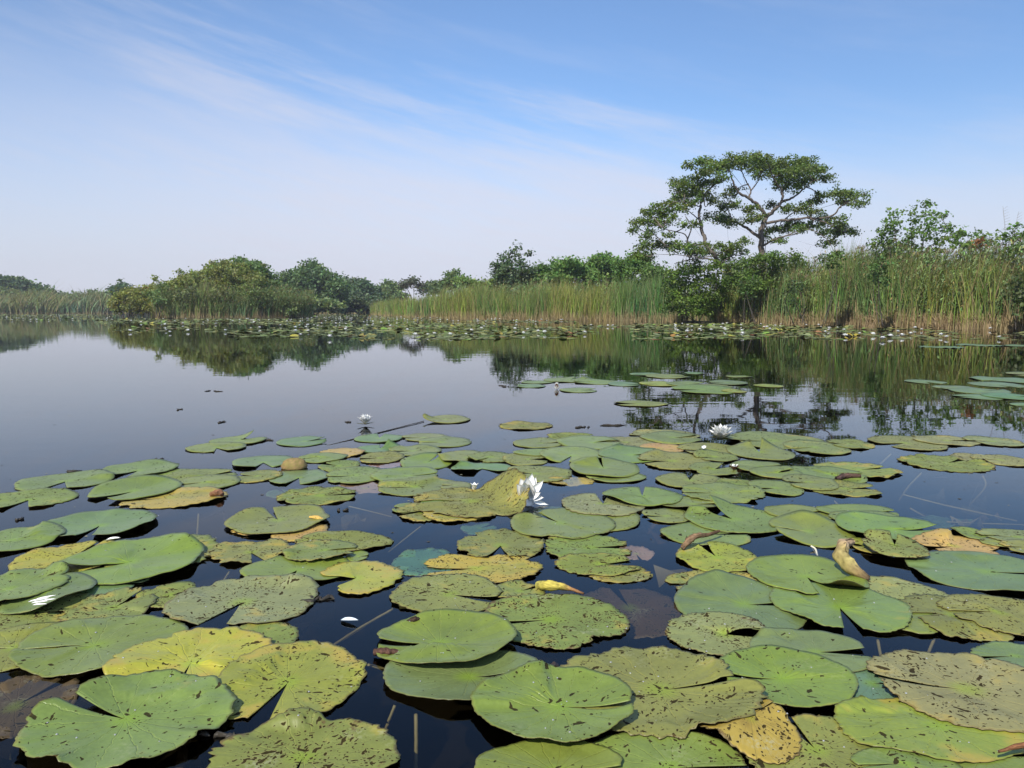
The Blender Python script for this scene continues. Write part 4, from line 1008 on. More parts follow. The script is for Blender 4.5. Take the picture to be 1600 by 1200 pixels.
# ------------------------------------------------------------------ reeds
def hash_noise(x, seed):
    return np.sin(x * 1.7 + seed) * .5 + np.sin(x * .61 + seed * 2.1) * .6 + np.sin(x * 3.9 + seed * .7) * .3
def blades(base, h, width, lean, bend, cols, nseg=5, face=None, tipw=0.12):
    """base (n,3); h,width (n); lean (n,2) horizontal drift of the tip; bend (n) droop; cols (n,nseg+1,3) -> verts, faces, colours"""
    n = len(base); u = np.linspace(0, 1, nseg + 1)[None]
    off = lean[:, None, :] * (u ** 1.8)[..., None]
    z = h[:, None] * (u - bend[:, None] * u ** 3)
    c = np.concatenate([base[:, None, :2] + off, base[:, None, 2:] + z[..., None]], -1)
    th = rng.uniform(-1.0, 1.0, n) if face is None else face
    sd = np.c_[np.cos(th), np.sin(th), np.zeros(n)]
    w = width[:, None] * (1 - (1 - tipw) * u ** 2.2)
    L = c - sd[:, None] * w[..., None] / 2; Rr = c + sd[:, None] * w[..., None] / 2
    V = np.stack([L, Rr], 2).reshape(n, -1, 3)
    m = 2 * (nseg + 1)
    k = np.arange(nseg) * 2
    fb = np.c_[k, k + 1, k + 3, k + 2]
    Fc = (np.arange(n)[:, None, None] * m + fb[None]).reshape(-1, 4)
    return V.reshape(-1, 3), Fc, np.repeat(cols, 2, axis=1).reshape(-1, 3)

def along(line, n, depth, power=1.0):
    """random points on a strip behind a shoreline: position, distance along, distance back"""
    line = np.asarray(line); seg = np.linalg.norm(np.diff(line[:, :2], axis=0), axis=1); cum = np.r_[0, np.cumsum(seg)]
    s = rng.uniform(0, cum[-1], n); x = np.interp(s, cum, line[:, 0]); y = np.interp(s, cum, line[:, 1])
    b = depth * rng.uniform(0, 1, n) ** power
    r = np.hypot(x, y)
    return np.c_[x * (1 + b / r), y * (1 + b / r), np.full(n, -.02)], s, b

def lerp(a, b, t): return a + (b - a) * t
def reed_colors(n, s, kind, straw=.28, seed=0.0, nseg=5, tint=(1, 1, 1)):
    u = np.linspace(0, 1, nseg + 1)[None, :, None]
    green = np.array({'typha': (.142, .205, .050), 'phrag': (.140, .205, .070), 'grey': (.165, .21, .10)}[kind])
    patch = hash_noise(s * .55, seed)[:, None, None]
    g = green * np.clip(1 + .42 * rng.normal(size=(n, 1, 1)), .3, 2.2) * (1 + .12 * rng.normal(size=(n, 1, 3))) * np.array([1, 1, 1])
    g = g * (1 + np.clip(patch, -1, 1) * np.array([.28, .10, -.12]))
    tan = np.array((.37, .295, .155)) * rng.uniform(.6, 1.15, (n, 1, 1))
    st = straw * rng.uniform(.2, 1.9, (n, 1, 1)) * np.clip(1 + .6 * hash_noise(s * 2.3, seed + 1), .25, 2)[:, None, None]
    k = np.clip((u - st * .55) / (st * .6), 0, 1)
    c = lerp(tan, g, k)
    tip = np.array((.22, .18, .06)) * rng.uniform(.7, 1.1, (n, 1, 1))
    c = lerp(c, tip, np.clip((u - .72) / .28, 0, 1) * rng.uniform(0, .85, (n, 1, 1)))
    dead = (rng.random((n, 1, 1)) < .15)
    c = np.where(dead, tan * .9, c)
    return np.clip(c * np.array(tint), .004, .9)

def reed_bed(line, n, depth, hfun, kind, label, width=(.018, .036), lean=(.12, 0), seed=0., straw=.26, dry=.25, spread=.30, tint=(1, 1, 1), extra=None, name='reed_bed'):
    V, Fc, C, off = [], [], [], 0
    def put(v, f, c):
        nonlocal off
        V.append(v); Fc.append(f + off); C.append(c); off += len(v)
    p, s, b = along(line, n, depth, .8)
    tuft = rng.integers(0, max(2, n // 9), n); pc = p[tuft]; own = rng.random(n) < .62     # most stems stand in tufts
    p = np.where(own[:, None], pc + rng.normal(size=(n, 3)) * [.11, .09, 0], p); s = np.where(own, s[tuft], s); b = np.where(own, b[tuft], b)
    h = hfun(s, b) * (1 + .17 * rng.normal(size=n)) * (1 + .17 * hash_noise(s * 1.1, seed + 4)) * (1 + .10 * hash_noise(s * 4.1, seed))
    h = np.clip(h, .3, None)
    ln = np.c_[rng.normal(size=n) * spread + lean[0], rng.normal(size=n) * spread + lean[1]] * (h[:, None] / 2.2)
    put(*blades(p, h, rng.uniform(*width, n), ln, rng.uniform(0, .12, n), reed_colors(n, s, kind, straw, seed, tint=tint)))
    m = int(n * dry)                                       # dry broken stalks at the water's edge
    if m:
        p, s, b = along(line, m, depth * .35, 1.2)
        hh = rng.uniform(.2, .75, m)
        c = np.array((.41, .325, .185)) * rng.uniform(.5, 1.15, (m, 1, 1)) * np.ones((m, 4, 1)) * np.array([1, rng.uniform(.92, 1.05), 1])
        put(*blades(p, hh, rng.uniform(.014, .028, m), rng.normal(size=(m, 2)) * .22 * hh[:, None], rng.uniform(0, .1, m), c, 3, tipw=.5))
        q = m // 9                                         # toppled stalks
        p, s, b = along(line, q, depth * .3, 1.2)
        c = np.array((.40, .28, .15)) * rng.uniform(.5, 1.1, (q, 1, 1)) * np.ones((q, 4, 1))
        put(*blades(p, rng.uniform(.15, .7, q), rng.uniform(.014, .022, q), rng.normal(size=(q, 2)) * .7, rng.uniform(0, .1, q), c, 3, tipw=.6))
    if extra: extra(put)
    o = mesh_obj(name, np.vstack(V), np.vstack(Fc), M_REED, colors=np.vstack(C))
    return tag(o, label, 'reeds', kind='stuff')

def leafy_stems(put, line, n, depth, h0, h1, leaf=(.28, .55), nl=9, wind=.6, kind='phrag', lw=(.028, .055), back0=0.0, col_=None, plume=.25, smin=0.0, smax=1.0):
    """common reed: thin stems with long leaves all streaming to the right"""
    line = np.asarray(line)
    if back0:
        r = np.linalg.norm(line[:, :2], axis=1)[:, None]; line = line * (1 + back0 / r)
    p, s, b = along(line, n, depth)
    L = s.max(); keep = (s >= L * smin) & (s <= L * smax); p, s, b = p[keep], s[keep], b[keep]; n = len(p)
    h = rng.uniform(h0, h1, n) * (1 + .10 * hash_noise(s * .9, 3.3))
    lean = np.c_[np.abs(rng.normal(size=n)) * .22 + .12, rng.normal(size=n) * .15]
    base_c = np.array((.155, .215, .085) if col_ is None else col_)
    sc_ = base_c * rng.uniform(.75, 1.2, (n, 1, 1)) * np.ones((n, 6, 1)); sc_[:, :2] = np.array((.30, .22, .10)) * rng.uniform(.6, 1.1, (n, 1, 1))
    put(*blades(p, h, np.full(n, .012), lean, np.full(n, .02), sc_))
    idx = np.repeat(np.arange(n), nl); t_ = np.tile(np.linspace(.38, .98, nl), n) + rng.uniform(-.04, .04, n * nl)
    t_ = np.clip(t_, 0, 1)
    bp = np.c_[p[idx, 0] + lean[idx, 0] * t_ ** 1.8, p[idx, 1] + lean[idx, 1] * t_ ** 1.8, p[idx, 2] + h[idx] * (t_ - .02 * t_ ** 3)]
    ll = rng.uniform(*leaf, n * nl)
    a = rng.normal(size=n * nl) * .75
    dirx = np.cos(a) * wind + (1 - wind) * rng.normal(size=n * nl) * .8
    ln2 = np.c_[dirx * ll, np.sin(a) * ll * .9]
    m = n * nl
    c = base_c * rng.uniform(.6, 1.75, (m, 1, 1)) * np.ones((m, 5, 1)) * (1 + .10 * rng.normal(size=(m, 1, 3)))
    c[rng.random(m) < .10] = np.array((.32, .25, .10))
    rise = rng.uniform(.15, .8, m) * ll
    put(*blades(bp, rise, rng.uniform(*lw, m), ln2, rng.uniform(.2, 1.3, m), np.clip(c, .01, .6), 4, face=np.arctan2(ln2[:, 1], ln2[:, 0]) + 1.57 + rng.normal(size=m) * .5))
    q = np.nonzero(rng.random(n) < plume)[0]               # drooping seed plumes
    if len(q):
        tp = np.c_[p[q, :2] + lean[q], p[q, 2] + h[q] * .98]; k = 7; ii = np.repeat(np.arange(len(q)), k); mm = len(ii)
        c = np.array((.17, .12, .075)) * rng.uniform(.7, 1.3, (mm, 1, 1)) * np.ones((mm, 4, 1))
        put(*blades(tp[ii] + rng.normal(size=(mm, 3)) * [.01, .01, .03], rng.uniform(.08, .26, mm), rng.uniform(.010, .022, mm), np.c_[rng.uniform(.05, .3, mm), rng.normal(size=mm) * .05], rng.uniform(.2, 1.0, mm), c, 3))

def shoreline(x0, x1, step=12):
    xs = np.arange(x0, x1 + .1, step); P = np.array(SHORE_R)
    return np.array([ground(x, np.interp(x, P[:, 0], P[:, 1])) for x in xs])
def hconst(h, back=0.0): return lambda s, b: h + back * b + 0 * s

# near right bank, in stretches that differ in the photograph
ln_ = shoreline(1120, 1300)
reed_bed(ln_, 6500, 3.0, hconst(1.95, .14), 'typha', 'mixed green reeds right of the dark bush, leafier towards the top', seed=1.0, straw=.17, dry=.22,
         extra=lambda put: (leafy_stems(put, ln_, 900, 1.6, 1.2, 2.8, nl=11), leafy_stems(put, ln_, 900, 2.6, 2.4, 3.5, back0=2.0, leaf=(.35, .65))))
ln2_ = shoreline(1290, 1560)
reed_bed(ln2_, 9000, 2.6, hconst(2.2, .12), 'typha', 'tall golden green reeds of the near right bank under leaning leafy tops', seed=2.3, straw=.19, dry=.24,
         extra=lambda put: (leafy_stems(put, ln2_, 2200, 2.8, 2.4, 3.45, back0=1.2, leaf=(.35, .65)), leafy_stems(put, ln2_, 900, 1.5, 1.3, 2.7, nl=11), leafy_stems(put, ln2_, 700, 1.2, 1.2, 2.6, nl=11, smin=.28, smax=.58)))
ln3_ = shoreline(1556, 1800)
reed_bed(ln3_, 2600, 2.6, hconst(1.9, .10), 'typha', 'dark tangled reeds at the right picture edge', seed=5.1, straw=.22, dry=.2, tint=(.8, .75, .75),
         extra=lambda put: leafy_stems(put, ln3_, 1100, 2.6, 2.2, 3.4, back0=1.0, leaf=(.3, .6)))
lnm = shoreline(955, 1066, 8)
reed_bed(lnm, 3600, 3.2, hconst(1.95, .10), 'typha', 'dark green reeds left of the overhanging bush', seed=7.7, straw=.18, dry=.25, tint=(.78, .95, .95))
lnc = shoreline(690, 962, 8)
reed_bed(lnc, 13000, 5.0, hconst(1.95, .07), 'typha', 'even yellow green reed bed in the middle distance with straw coloured feet', seed=3.4, straw=.20, dry=.22, width=(.018, .034), tint=(1.08, 1.06, .95), extra=lambda put: leafy_stems(put, lnc, 900, 5.0, 1.5, 2.9, nl=8, lw=(.035, .06), leaf=(.35, .65), back0=1.0))
lnf = shoreline(560, 696, 5)
reed_bed(lnf, 14000, 9.0, lambda s, b: 1.25 + .55 * s / s.max() + 0 * b, 'typha', 'farthest reeds tapering into the channel', seed=9.2, straw=.12, dry=.12, width=(.03, .055), tint=(1.05, 1.06, .95))
# reeds behind the crest, up to the shrubs
lnb = np.array([p * (1 + 6.0 / np.linalg.norm(p[:2])) for p in shoreline(650, 960, 10)])
reed_bed(lnb, 7000, 6.0, lambda s, b: 1.7 + .8 * np.clip(s / s.max() * 1.6, 0, 1) + 0 * b, 'phrag', 'paler leafy reeds behind the middle reed bed', seed=4.4, straw=.05, dry=0, width=(.03, .05), spread=.4, lean=(.3, 0))

# island fringe and left bank
isl = []
for a in np.linspace(math.pi * 1.0, math.pi * 2.0, 60): isl.append([ic[0] + irx * .97 * math.cos(a), ic[1] + 4.9 * math.sin(a), 0])
isl = np.array(isl)
def hisl(s, b): u = s / s.max(); return np.clip(1.2 + .45 * np.sin(u * math.pi) + .45 * np.sin(u * 19) + .35 * np.sin(u * 43 + 1) + .10 * b, .5, 9)
reed_bed(isl, 7000, 3.5, hisl, 'phrag', 'leafy reeds fringing the low island with tan feet', seed=6.0, straw=.16, dry=.10, width=(.03, .055), spread=.38, lean=(.25, 0),
         extra=lambda put: leafy_stems(put, isl, 2600, 3.8, 1.1, 2.9, leaf=(.35, .7), lw=(.03, .05), nl=7, col_=(.135, .185, .07)))
lft = np.array([ground(x, y + .3) for x, y in SHORE_L[:5]])
reed_bed(lft, 22000, 16.0, lambda s, b: 2.6 + .08 * b + 0 * s, 'grey', 'grey green reed bank far off at the left', seed=8.0, straw=.06, dry=.03, width=(.10, .2), spread=.8, lean=(.5, 0))
lfc = np.array([ground(x, 489.6) for x in range(330, 575, 10)])
reed_bed(lfc, 6500, 10.0, lambda s, b: 2.6 + .12 * b + 0 * s, 'grey', 'far low reeds closing the channel', seed=8.8, straw=.08, dry=.04, width=(.10, .18), spread=.6, lean=(.3, 0), tint=(1.05, 1.0, .85))

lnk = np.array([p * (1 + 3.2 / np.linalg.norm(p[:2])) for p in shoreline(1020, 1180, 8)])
reed_bed(lnk, 3200, 3.0, hconst(1.9), 'phrag', 'dark reeds behind the overhanging bush', seed=2.9, straw=.1, dry=.05, spread=.3, tint=(.7, .8, .8))  # backing bed, whole bed tinted darker
# ------------------------------------------------------------------ trees and shrubs
def leaves(clumps, per, leaf, spray_r, base_c, nper=11, up=.55, fill=1.0, flat=1.0):
    """clumps: (centre, radii); leaf sprays scattered through each clump, denser towards its shell"""
    Vs, Cs = [], []
    for c, r in clumps:
        c, r = np.asarray(c), np.asarray(r)
        vol = r[0] * r[1] * r[2]
        ns = max(6, int(3.0 * per * (vol ** (2 / 3)) * fill))
        d = rng.normal(size=(ns, 3)); d /= np.linalg.norm(d, axis=1)[:, None]
        q = d * rng.uniform(.25, 1.0, (ns, 1)) ** .55 * r * (1 + .27 * rng.normal(size=(ns, 1))) + c
        tone = rng.uniform(.78, 1.22, (ns, 1)) * np.array([1, 1, 1]) * (1 + .08 * rng.normal(size=(ns, 3)))
        k = np.repeat(np.arange(ns), nper)
        m = len(k)
        p = q[k] + rng.normal(size=(m, 3)) * spray_r * [1, 1, .6 * flat]
        nrm = rng.normal(size=(m, 3)) + [0, 0, up * 2]; nrm /= np.linalg.norm(nrm, axis=1)[:, None]
        a = rng.normal(size=(m, 3)); a -= nrm * np.sum(a * nrm, 1)[:, None]; a /= np.linalg.norm(a, axis=1)[:, None] + 1e-9
        b = np.cross(nrm, a)
        L = leaf * rng.uniform(.65, 1.3, (m, 1)); W = L * rng.uniform(.36, .5, (m, 1))
        fold = nrm * L * .12
        v = np.stack([p - a * L * .5, p + b * W + fold + a * L * .05, p + a * L * .5, p - b * W + fold + a * L * .05], 1)
        cc = np.array(base_c) * ((1.85, 1.8, 1.6) if leaf < .18 else (2.35, 2.25, 2.0)) * tone[k] * rng.uniform(.75, 1.3, (m, 1))
        Vs.append(v.reshape(-1, 3)); Cs.append(np.repeat(cc, 4, 0))
    V = np.vstack(Vs); Fq = np.arange(len(V)).reshape(-1, 4)
    return V, Fq, np.clip(np.vstack(Cs), .006, .5)

def limb_tubes(mb, sk, bark, sides=7):
    for pts, r0, r1 in sk:
        r0, r1 = r0 * .62, r1 * .6
        p = spline(pts, max(5, 5 * len(pts))); p[1:-1] += rng.normal(size=p[1:-1].shape) * r0 * .18
        mb.tube(p, np.linspace(r0, r1, len(p)), sides, bark, .07)
def twigs(mb, sk, clumps, bark, r=.022, nsub=3):
    S = np.vstack([spline(p, 24) for p, _, _ in sk])
    for c, rad in clumps:
        c = np.asarray(c); i = np.argmin(np.linalg.norm((S - c) * [1, .6, 1.25], axis=1)); a = S[i]
        mid = (a + c) / 2 + rng.normal(size=3) * .12
        mb.tube(spline([a, mid, c], 7), np.linspace(r * 1.5, r * .5, 7), 5, bark, .1)
        for _ in range(nsub):
            e = c + rng.uniform(-1, 1, 3) * np.asarray(rad) * .9
            mb.tube(spline([mid * .4 + c * .6, (c + e) / 2 + rng.normal(size=3) * .06, e], 5), np.linspace(r * .6, r * .22, 5), 4, bark, .1)

def tree(name, label, cat, base, sk, clumps, per, leaf, spray_r, base_c, bark=(.075, .065, .055), group=None, nper=11, twig_r=.022, nsub=3, **kw):
    root = tag(empty(name, base), label, cat, group); b = np.asarray(base)
    mb = MB(); limb_tubes(mb, sk, bark); twigs(mb, sk, clumps, bark, twig_r, nsub)
    V = np.concatenate(mb.v) - b
    mesh_obj('trunk', V, np.concatenate(mb.f), M_BARK, root, colors=np.concatenate(mb.c), smooth=True)
    v, f, c = leaves(clumps, per, leaf, spray_r, base_c, nper, **kw)
    mesh_obj('crown', v - b, f, M_LEAF, root, colors=c)
    return root

def A(x, y, d): return at(x, y, d)
# ---- the two wind shaped alders
D1 = 41.0
def sk1(pts, r0, r1, d0=0.0, d1=0.0):
    k = np.linspace(0, 1, len(pts)); return ([A(x, y, D1 + d0 + (d1 - d0) * q) for (x, y), q in zip(pts, k)], r0, r1)
def cl(lst, D, zs=1.0, jit=1.1, flat=.9):
    o = []
    for cx_, cy_, rx_, ry_ in lst:
        d = D + rng.normal() * jit; m = d / F
        o.append((A(cx_, cy_, d), (rx_ * m, rx_ * m * zs, ry_ * m * flat)))
    return o
base1 = A(1193, 470, D1); base1[2] = 0.05
skel = [([base1, A(1192, 440, D1), A(1190, 400, D1), A(1189, 368, D1), A(1197, 338, D1)], .30, .20),
        sk1([(1197, 338), (1185, 322), (1170, 310), (1155, 301), (1146, 285), (1140, 266)], .17, .05, 0, -1.0), sk1([(1170, 310), (1173, 297), (1165, 281), (1158, 266)], .08, .03, 0, 1.0), sk1([(1173, 298), (1184, 284), (1190, 270)], .06, .025),
        sk1([(1197, 340), (1212, 326), (1221, 316), (1221, 300), (1212, 284), (1205, 270)], .17, .05, 0, -.8), sk1([(1221, 316), (1240, 308), (1256, 295), (1270, 283)], .11, .04, 0, 1.0), sk1([(1221, 302), (1234, 282), (1236, 266)], .06, .03),
        sk1([(1196, 349), (1225, 344), (1260, 341), (1298, 338), (1315, 321), (1334, 311)], .12, .04, 0, -1.2), sk1([(1262, 341), (1290, 348), (1318, 362)], .07, .03, -.5, -1), sk1([(1225, 344), (1240, 332), (1262, 324)], .06, .025),
        sk1([(1192, 384), (1206, 376), (1222, 370), (1250, 364)], .10, .03, 0, -1.0), sk1([(1188, 372), (1172, 360), (1156, 350), (1145, 345), (1122, 340)], .14, .04, 0, .8), sk1([(1145, 345), (1138, 330), (1135, 318)], .05, .025), sk1([(1222, 370), (1262, 358), (1290, 372), (1303, 392)], .05, .02, -.5, -1)]
c1 = cl([(1140, 254, 20, 11), (1128, 262, 12, 8), (1163, 249, 24, 11), (1186, 247, 18, 8), (1180, 262, 22, 11), (1205, 256, 18, 11), (1228, 258, 24, 12), (1252, 254, 22, 9), (1262, 266, 22, 11), (1284, 262, 12, 8), (1292, 277, 13, 8), (1240, 272, 20, 12), (1218, 272, 16, 9), (1185, 275, 10, 6),
          (1250, 288, 15, 9), (1228, 290, 16, 9), (1212, 284, 10, 7), (1266, 281, 12, 7), (1148, 296, 10, 7), (1137, 305, 10, 7), (1128, 322, 13, 9), (1148, 318, 11, 7), (1124, 341, 17, 10), (1142, 347, 14, 8), (1108, 338, 9, 7), (1172, 328, 13, 8), (1183, 339, 13, 9), (1168, 344, 9, 7), (1205, 319, 11, 5), (1228, 327, 13, 7),
          (1250, 325, 14, 7), (1270, 313, 13, 7), (1283, 306, 12, 6), (1308, 303, 17, 9), (1328, 304, 17, 9), (1340, 315, 13, 7), (1352, 302, 7, 4), (1322, 315, 15, 6), (1270, 333, 14, 7), (1240, 351, 16, 7), (1255, 358, 13, 6), (1290, 346, 18, 9), (1310, 346, 14, 9), (1306, 362, 17, 9), (1325, 357, 12, 8), (1288, 362, 11, 7), (1207, 359, 17, 6),
          (1226, 357, 13, 6), (1196, 368, 10, 6), (1262, 352, 12, 6), (1295, 380, 13, 7), (1335, 364, 8, 5), (1215, 375, 14, 5)], D1)
tree('alder_tree', 'tall wind shaped alder with flat spreading crown and pale forked trunk on right bank', 'tree', base1, skel, c1, 38, .105, .13, (.066, .098, .028), bark=(.12, .10, .085), twig_r=.026, nper=26)
base2 = A(1150, 470, D1 + 2); base2[2] = 0.05
skel = [([base2, A(1140, 430, D1 + 1), A(1125, 412, D1 - .4), A(1112, 394, D1 - 1), A(1102, 378, D1 - 1), A(1096, 356, D1 - 1), A(1093, 332, D1 - 1), A(1097, 314, D1 - 1), A(1110, 294, D1 - 1), A(1130, 282, D1 - 1)], .24, .05),
        sk1([(1104, 382), (1074, 381), (1080, 356), (1071, 338)], .08, .03, -1, -1.4), sk1([(1075, 381), (1070, 366), (1046, 360), (1034, 355)], .06, .025, -1.2, -2), sk1([(1124, 408), (1100, 404), (1078, 406), (1054, 412)], .09, .03, -1, -2), sk1([(1118, 400), (1090, 402), (1058, 398), (1020, 397)], .05, .014, -1, -1.5),
        sk1([(1060, 396), (1038, 381), (1022, 366)], .06, .025, -1.4, -1), sk1([(1095, 324), (1080, 318), (1060, 316)], .05, .02, -1, -2), sk1([(1100, 310), (1090, 290), (1095, 270)], .06, .025, -1, -.5), sk1([(1095, 346), (1075, 330), (1050, 326)], .05, .02, -1, 0), sk1([(1128, 410), (1148, 398), (1165, 404)], .06, .03, -1, -1.5), sk1([(1120, 398), (1140, 388), (1152, 378)], .06, .02, -1, -.6)]
c2 = cl([(1075, 257, 7, 5), (1093, 255, 10, 7), (1106, 251, 14, 8), (1118, 262, 16, 10), (1100, 267, 16, 10), (1128, 276, 12, 8), (1085, 279, 10, 7), (1056, 286, 12, 7), (1073, 288, 15, 8), (1095, 290, 16, 9), (1114, 288, 12, 8), (1062, 300, 13, 9), (1083, 303, 18, 9), (1104, 304, 13, 9), (1112, 314, 9, 6),
          (1058, 312, 12, 8), (1080, 317, 15, 7), (1046, 321, 14, 9), (1066, 325, 13, 7), (1028, 326, 14, 8), (1012, 333, 12, 7), (1036, 336, 15, 9), (1003, 345, 12, 7), (1018, 346, 13, 8), (990, 349, 7, 6), (990, 360, 6, 4), (1034, 350, 13, 8), (1050, 340, 9, 6), (1072, 352, 9, 5), (1086, 350, 8, 5), (1020, 362, 9, 5),
          (1012, 370, 9, 4), (1045, 366, 8, 4), (1008, 385, 12, 8), (1022, 382, 14, 7), (1042, 384, 16, 8), (1062, 384, 16, 8), (1080, 387, 14, 9), (1098, 388, 12, 8), (1000, 396, 11, 9), (1014, 402, 10, 8), (1086, 396, 18, 7), (1106, 394, 10, 6), (1124, 386, 10, 8), (1140, 392, 14, 9), (1152, 384, 13, 8), (1160, 377, 9, 6), (1163, 392, 8, 7), (1130, 402, 14, 7)], D1 - 1.3, jit=.9)
tree('alder_tree', 'leaning alder with a bare pale trunk curving left beside the flat crowned one', 'tree', base2, skel, c2, 38, .105, .13, (.070, .105, .028), bark=(.15, .128, .108), twig_r=.024, nper=26)

def shrub(name, label, cat, px_, pybase, D, clumps, per, leaf, spray, c, stems=6, group=None, zs=.8, jit=.6, nper=10, twig_r=None, **kw):
    base = at(px_, pybase, D); base[2] = .05
    C = cl(clumps, D, zs, jit, 1.0)
    sk = []
    k = rng.permutation(len(C))[:stems]
    for i in k:
        t_ = C[i][0]; b_ = base + [rng.normal() * .25, rng.normal() * .25, 0]
        sk.append(([b_, b_ * .5 + t_ * .5 + [rng.normal() * .15, rng.normal() * .15, .2], t_], .03 * D / 35, .012 * D / 35))
    return tree(name, label, cat, base, sk, C, per, leaf, spray, c, group=group, nper=nper, twig_r=twig_r or .012 * D / 35, nsub=2, **kw)

shrub('alder_bush', 'dark green bush overhanging the water left of the near reeds', 'bush', 1085, 503, 40.5,
      [(1060, 428, 16, 11), (1085, 424, 18, 10), (1110, 426, 18, 12), (1048, 445, 14, 11), (1070, 448, 18, 13), (1095, 446, 20, 13), (1118, 446, 16, 13), (1056, 466, 17, 10), (1080, 468, 18, 11), (1104, 466, 18, 11), (1120, 464, 10, 9), (1048, 482, 11, 6), (1066, 484, 13, 6), (1085, 488, 16, 5), (1106, 486, 13, 6), (1078, 412, 14, 7), (1120, 414, 14, 7), (1100, 476, 16, 7)],
      46, .125, .15, (.072, .115, .024), stems=9, jit=.5, nper=16)
shrub('alder_bush', 'dark bush hiding the foot of the tall alder', 'bush', 1195, 470, 38.5,
      [(1150, 416, 16, 10), (1172, 410, 16, 9), (1192, 404, 18, 10), (1214, 402, 18, 9), (1238, 402, 16, 8), (1160, 432, 18, 12), (1184, 426, 18, 13), (1210, 422, 18, 12), (1234, 420, 18, 11), (1256, 416, 14, 9), (1170, 450, 18, 10), (1200, 444, 18, 10), (1142, 440, 12, 12)],
      44, .125, .15, (.064, .104, .026), stems=8, nper=16)
shrub('alder_bush', 'loose young alder with airy twigs rising above the near reeds', 'bush', 1425, 450, 33.5,
      [(1395, 333, 10, 7), (1390, 349, 14, 10), (1380, 364, 13, 9), (1400, 360, 14, 10), (1370, 380, 13, 9), (1395, 380, 16, 10), (1425, 331, 8, 6), (1432, 344, 11, 9), (1447, 320, 6, 6), (1456, 334, 12, 10), (1472, 338, 9, 9), (1448, 350, 14, 9), (1466, 356, 12, 8), (1424, 362, 13, 10), (1443, 368, 14, 9), (1462, 374, 12, 8), (1416, 384, 16, 10), (1440, 390, 16, 10), (1465, 392, 14, 8), (1388, 400, 16, 9), (1420, 404, 18, 9), (1450, 408, 16, 8), (1482, 357, 7, 5)],
      46, .125, .12, (.066, .112, .028), stems=12, jit=.45)
shrub('alder_bush', 'low dark scrub between the young alder and the picture edge', 'bush', 1515, 450, 32.0,
      [(1485, 372, 11, 6), (1500, 364, 10, 6), (1518, 368, 13, 7), (1536, 370, 12, 7), (1498, 380, 14, 8), (1525, 384, 15, 8), (1550, 378, 10, 7)], 46, .14, .13, (.06, .10, .026), stems=6)
shrub('alder_bush', 'dark leafy bush at the right picture edge', 'bush', 1600, 460, 29.0,
      [(1566, 372, 9, 6), (1582, 356, 9, 7), (1584, 372, 13, 9), (1602, 366, 12, 8), (1620, 360, 16, 10), (1600, 386, 16, 10), (1575, 390, 12, 8), (1630, 384, 18, 12), (1590, 430, 12, 14), (1612, 450, 14, 16), (1595, 470, 10, 12)], 46, .13, .12, (.058, .10, .026), stems=8)
shrub('willow_bush', 'low dark shrub caught in the reeds below the young alder', 'bush', 1245, 480, 34.0, [(1238, 446, 10, 10), (1250, 456, 10, 11), (1242, 468, 8, 9)], 46, .11, .11, (.034, .055, .026), stems=4)
shrub('dead_shrub', 'rust red dead shrub top among the right hand reeds', 'bush', 1533, 440, 30.0, [(1530, 378, 6, 6), (1534, 386, 7, 5)], 46, .09, .08, (.15, .07, .035), stems=3)
# one reed plume standing clear above the right hand scrub
mb = MB(); p0 = at(1572, 400, 30.5)
mb.tube([p0, at(1570, 350, 30.5), at(1567, 322, 30.5)], [.008, .006, .004], 5, (.16, .13, .09))
for k in range(9): mb.tube([at(1568 + k * .35, 326 + k * 4.2, 30.5), at(1575 + k * .8, 322 + k * 4.4, 30.5 + rng.normal() * .1)], [.004, .002], 4, (.16, .13, .09))
mb.tube([p0, at(1586, 356, 30.4), at(1592, 330, 30.4)], [.007, .005, .003], 5, (.16, .13, .09))
for k in range(6): mb.tube([at(1590 - k * .4, 336 + k * 4.2, 30.4), at(1597 + k * .3, 331 + k * 4.6, 30.4)], [.004, .002], 4, (.16, .13, .09))
tag(mb.build('reed_plume', M_STEM, loc=p0), 'thin reed plumes standing clear against the sky at the right', 'reed')

def rand_clumps(x0, x1, top, bottom, n, rx, ry):
    o = []
    for _ in range(int(n * 1.5)):
        x = rng.uniform(x0, x1); t_ = top(x) if callable(top) else top
        y = rng.uniform(t_ + ry, bottom); o.append((x, y, rx * rng.uniform(.7, 1.3), ry * rng.uniform(.7, 1.3)))
    return o
def ridge(*pts):
    P = np.array(pts); return lambda x: np.interp(x, P[:, 0], P[:, 1])
# shrubs behind the middle reed bed
shrub('willow_bush', 'bright green low bush crest left of the leaning alder', 'bush', 985, 450, 56.0, rand_clumps(965, 1012, ridge((965, 405), (985, 390), (1012, 396)), 456, 18, 11, 8), 30, .2, .18, (.055, .10, .03), stems=5)
shrub('willow_bush', 'dark green rounded bush under the leaning alder branches', 'bush', 1030, 450, 52.0, rand_clumps(1008, 1052, ridge((1008, 412), (1030, 418), (1052, 414)), 450, 12, 12, 9), 30, .2, .18, (.05, .085, .03), stems=5)
for a, b, tops, lab in ((925, 968, ((925, 402), (935, 394), (950, 398), (968, 404)), 'tall tufted willow at the right of the shrub row behind the reeds'), (880, 928, ((880, 405), (895, 402), (912, 406), (928, 404)), 'rounded willow in the middle of the shrub row behind the reeds'),
                        (832, 884, ((832, 400), (850, 402), (870, 401), (884, 406)), 'bright willow left of middle in the shrub row behind the reeds')):
    shrub('willow_bush', lab, 'bush', (a + b) / 2, 450, 66.0, rand_clumps(a, b, ridge(*tops), 458, 22, 11, 8), 26, .24, .2, (.060, .108, .032), stems=6)
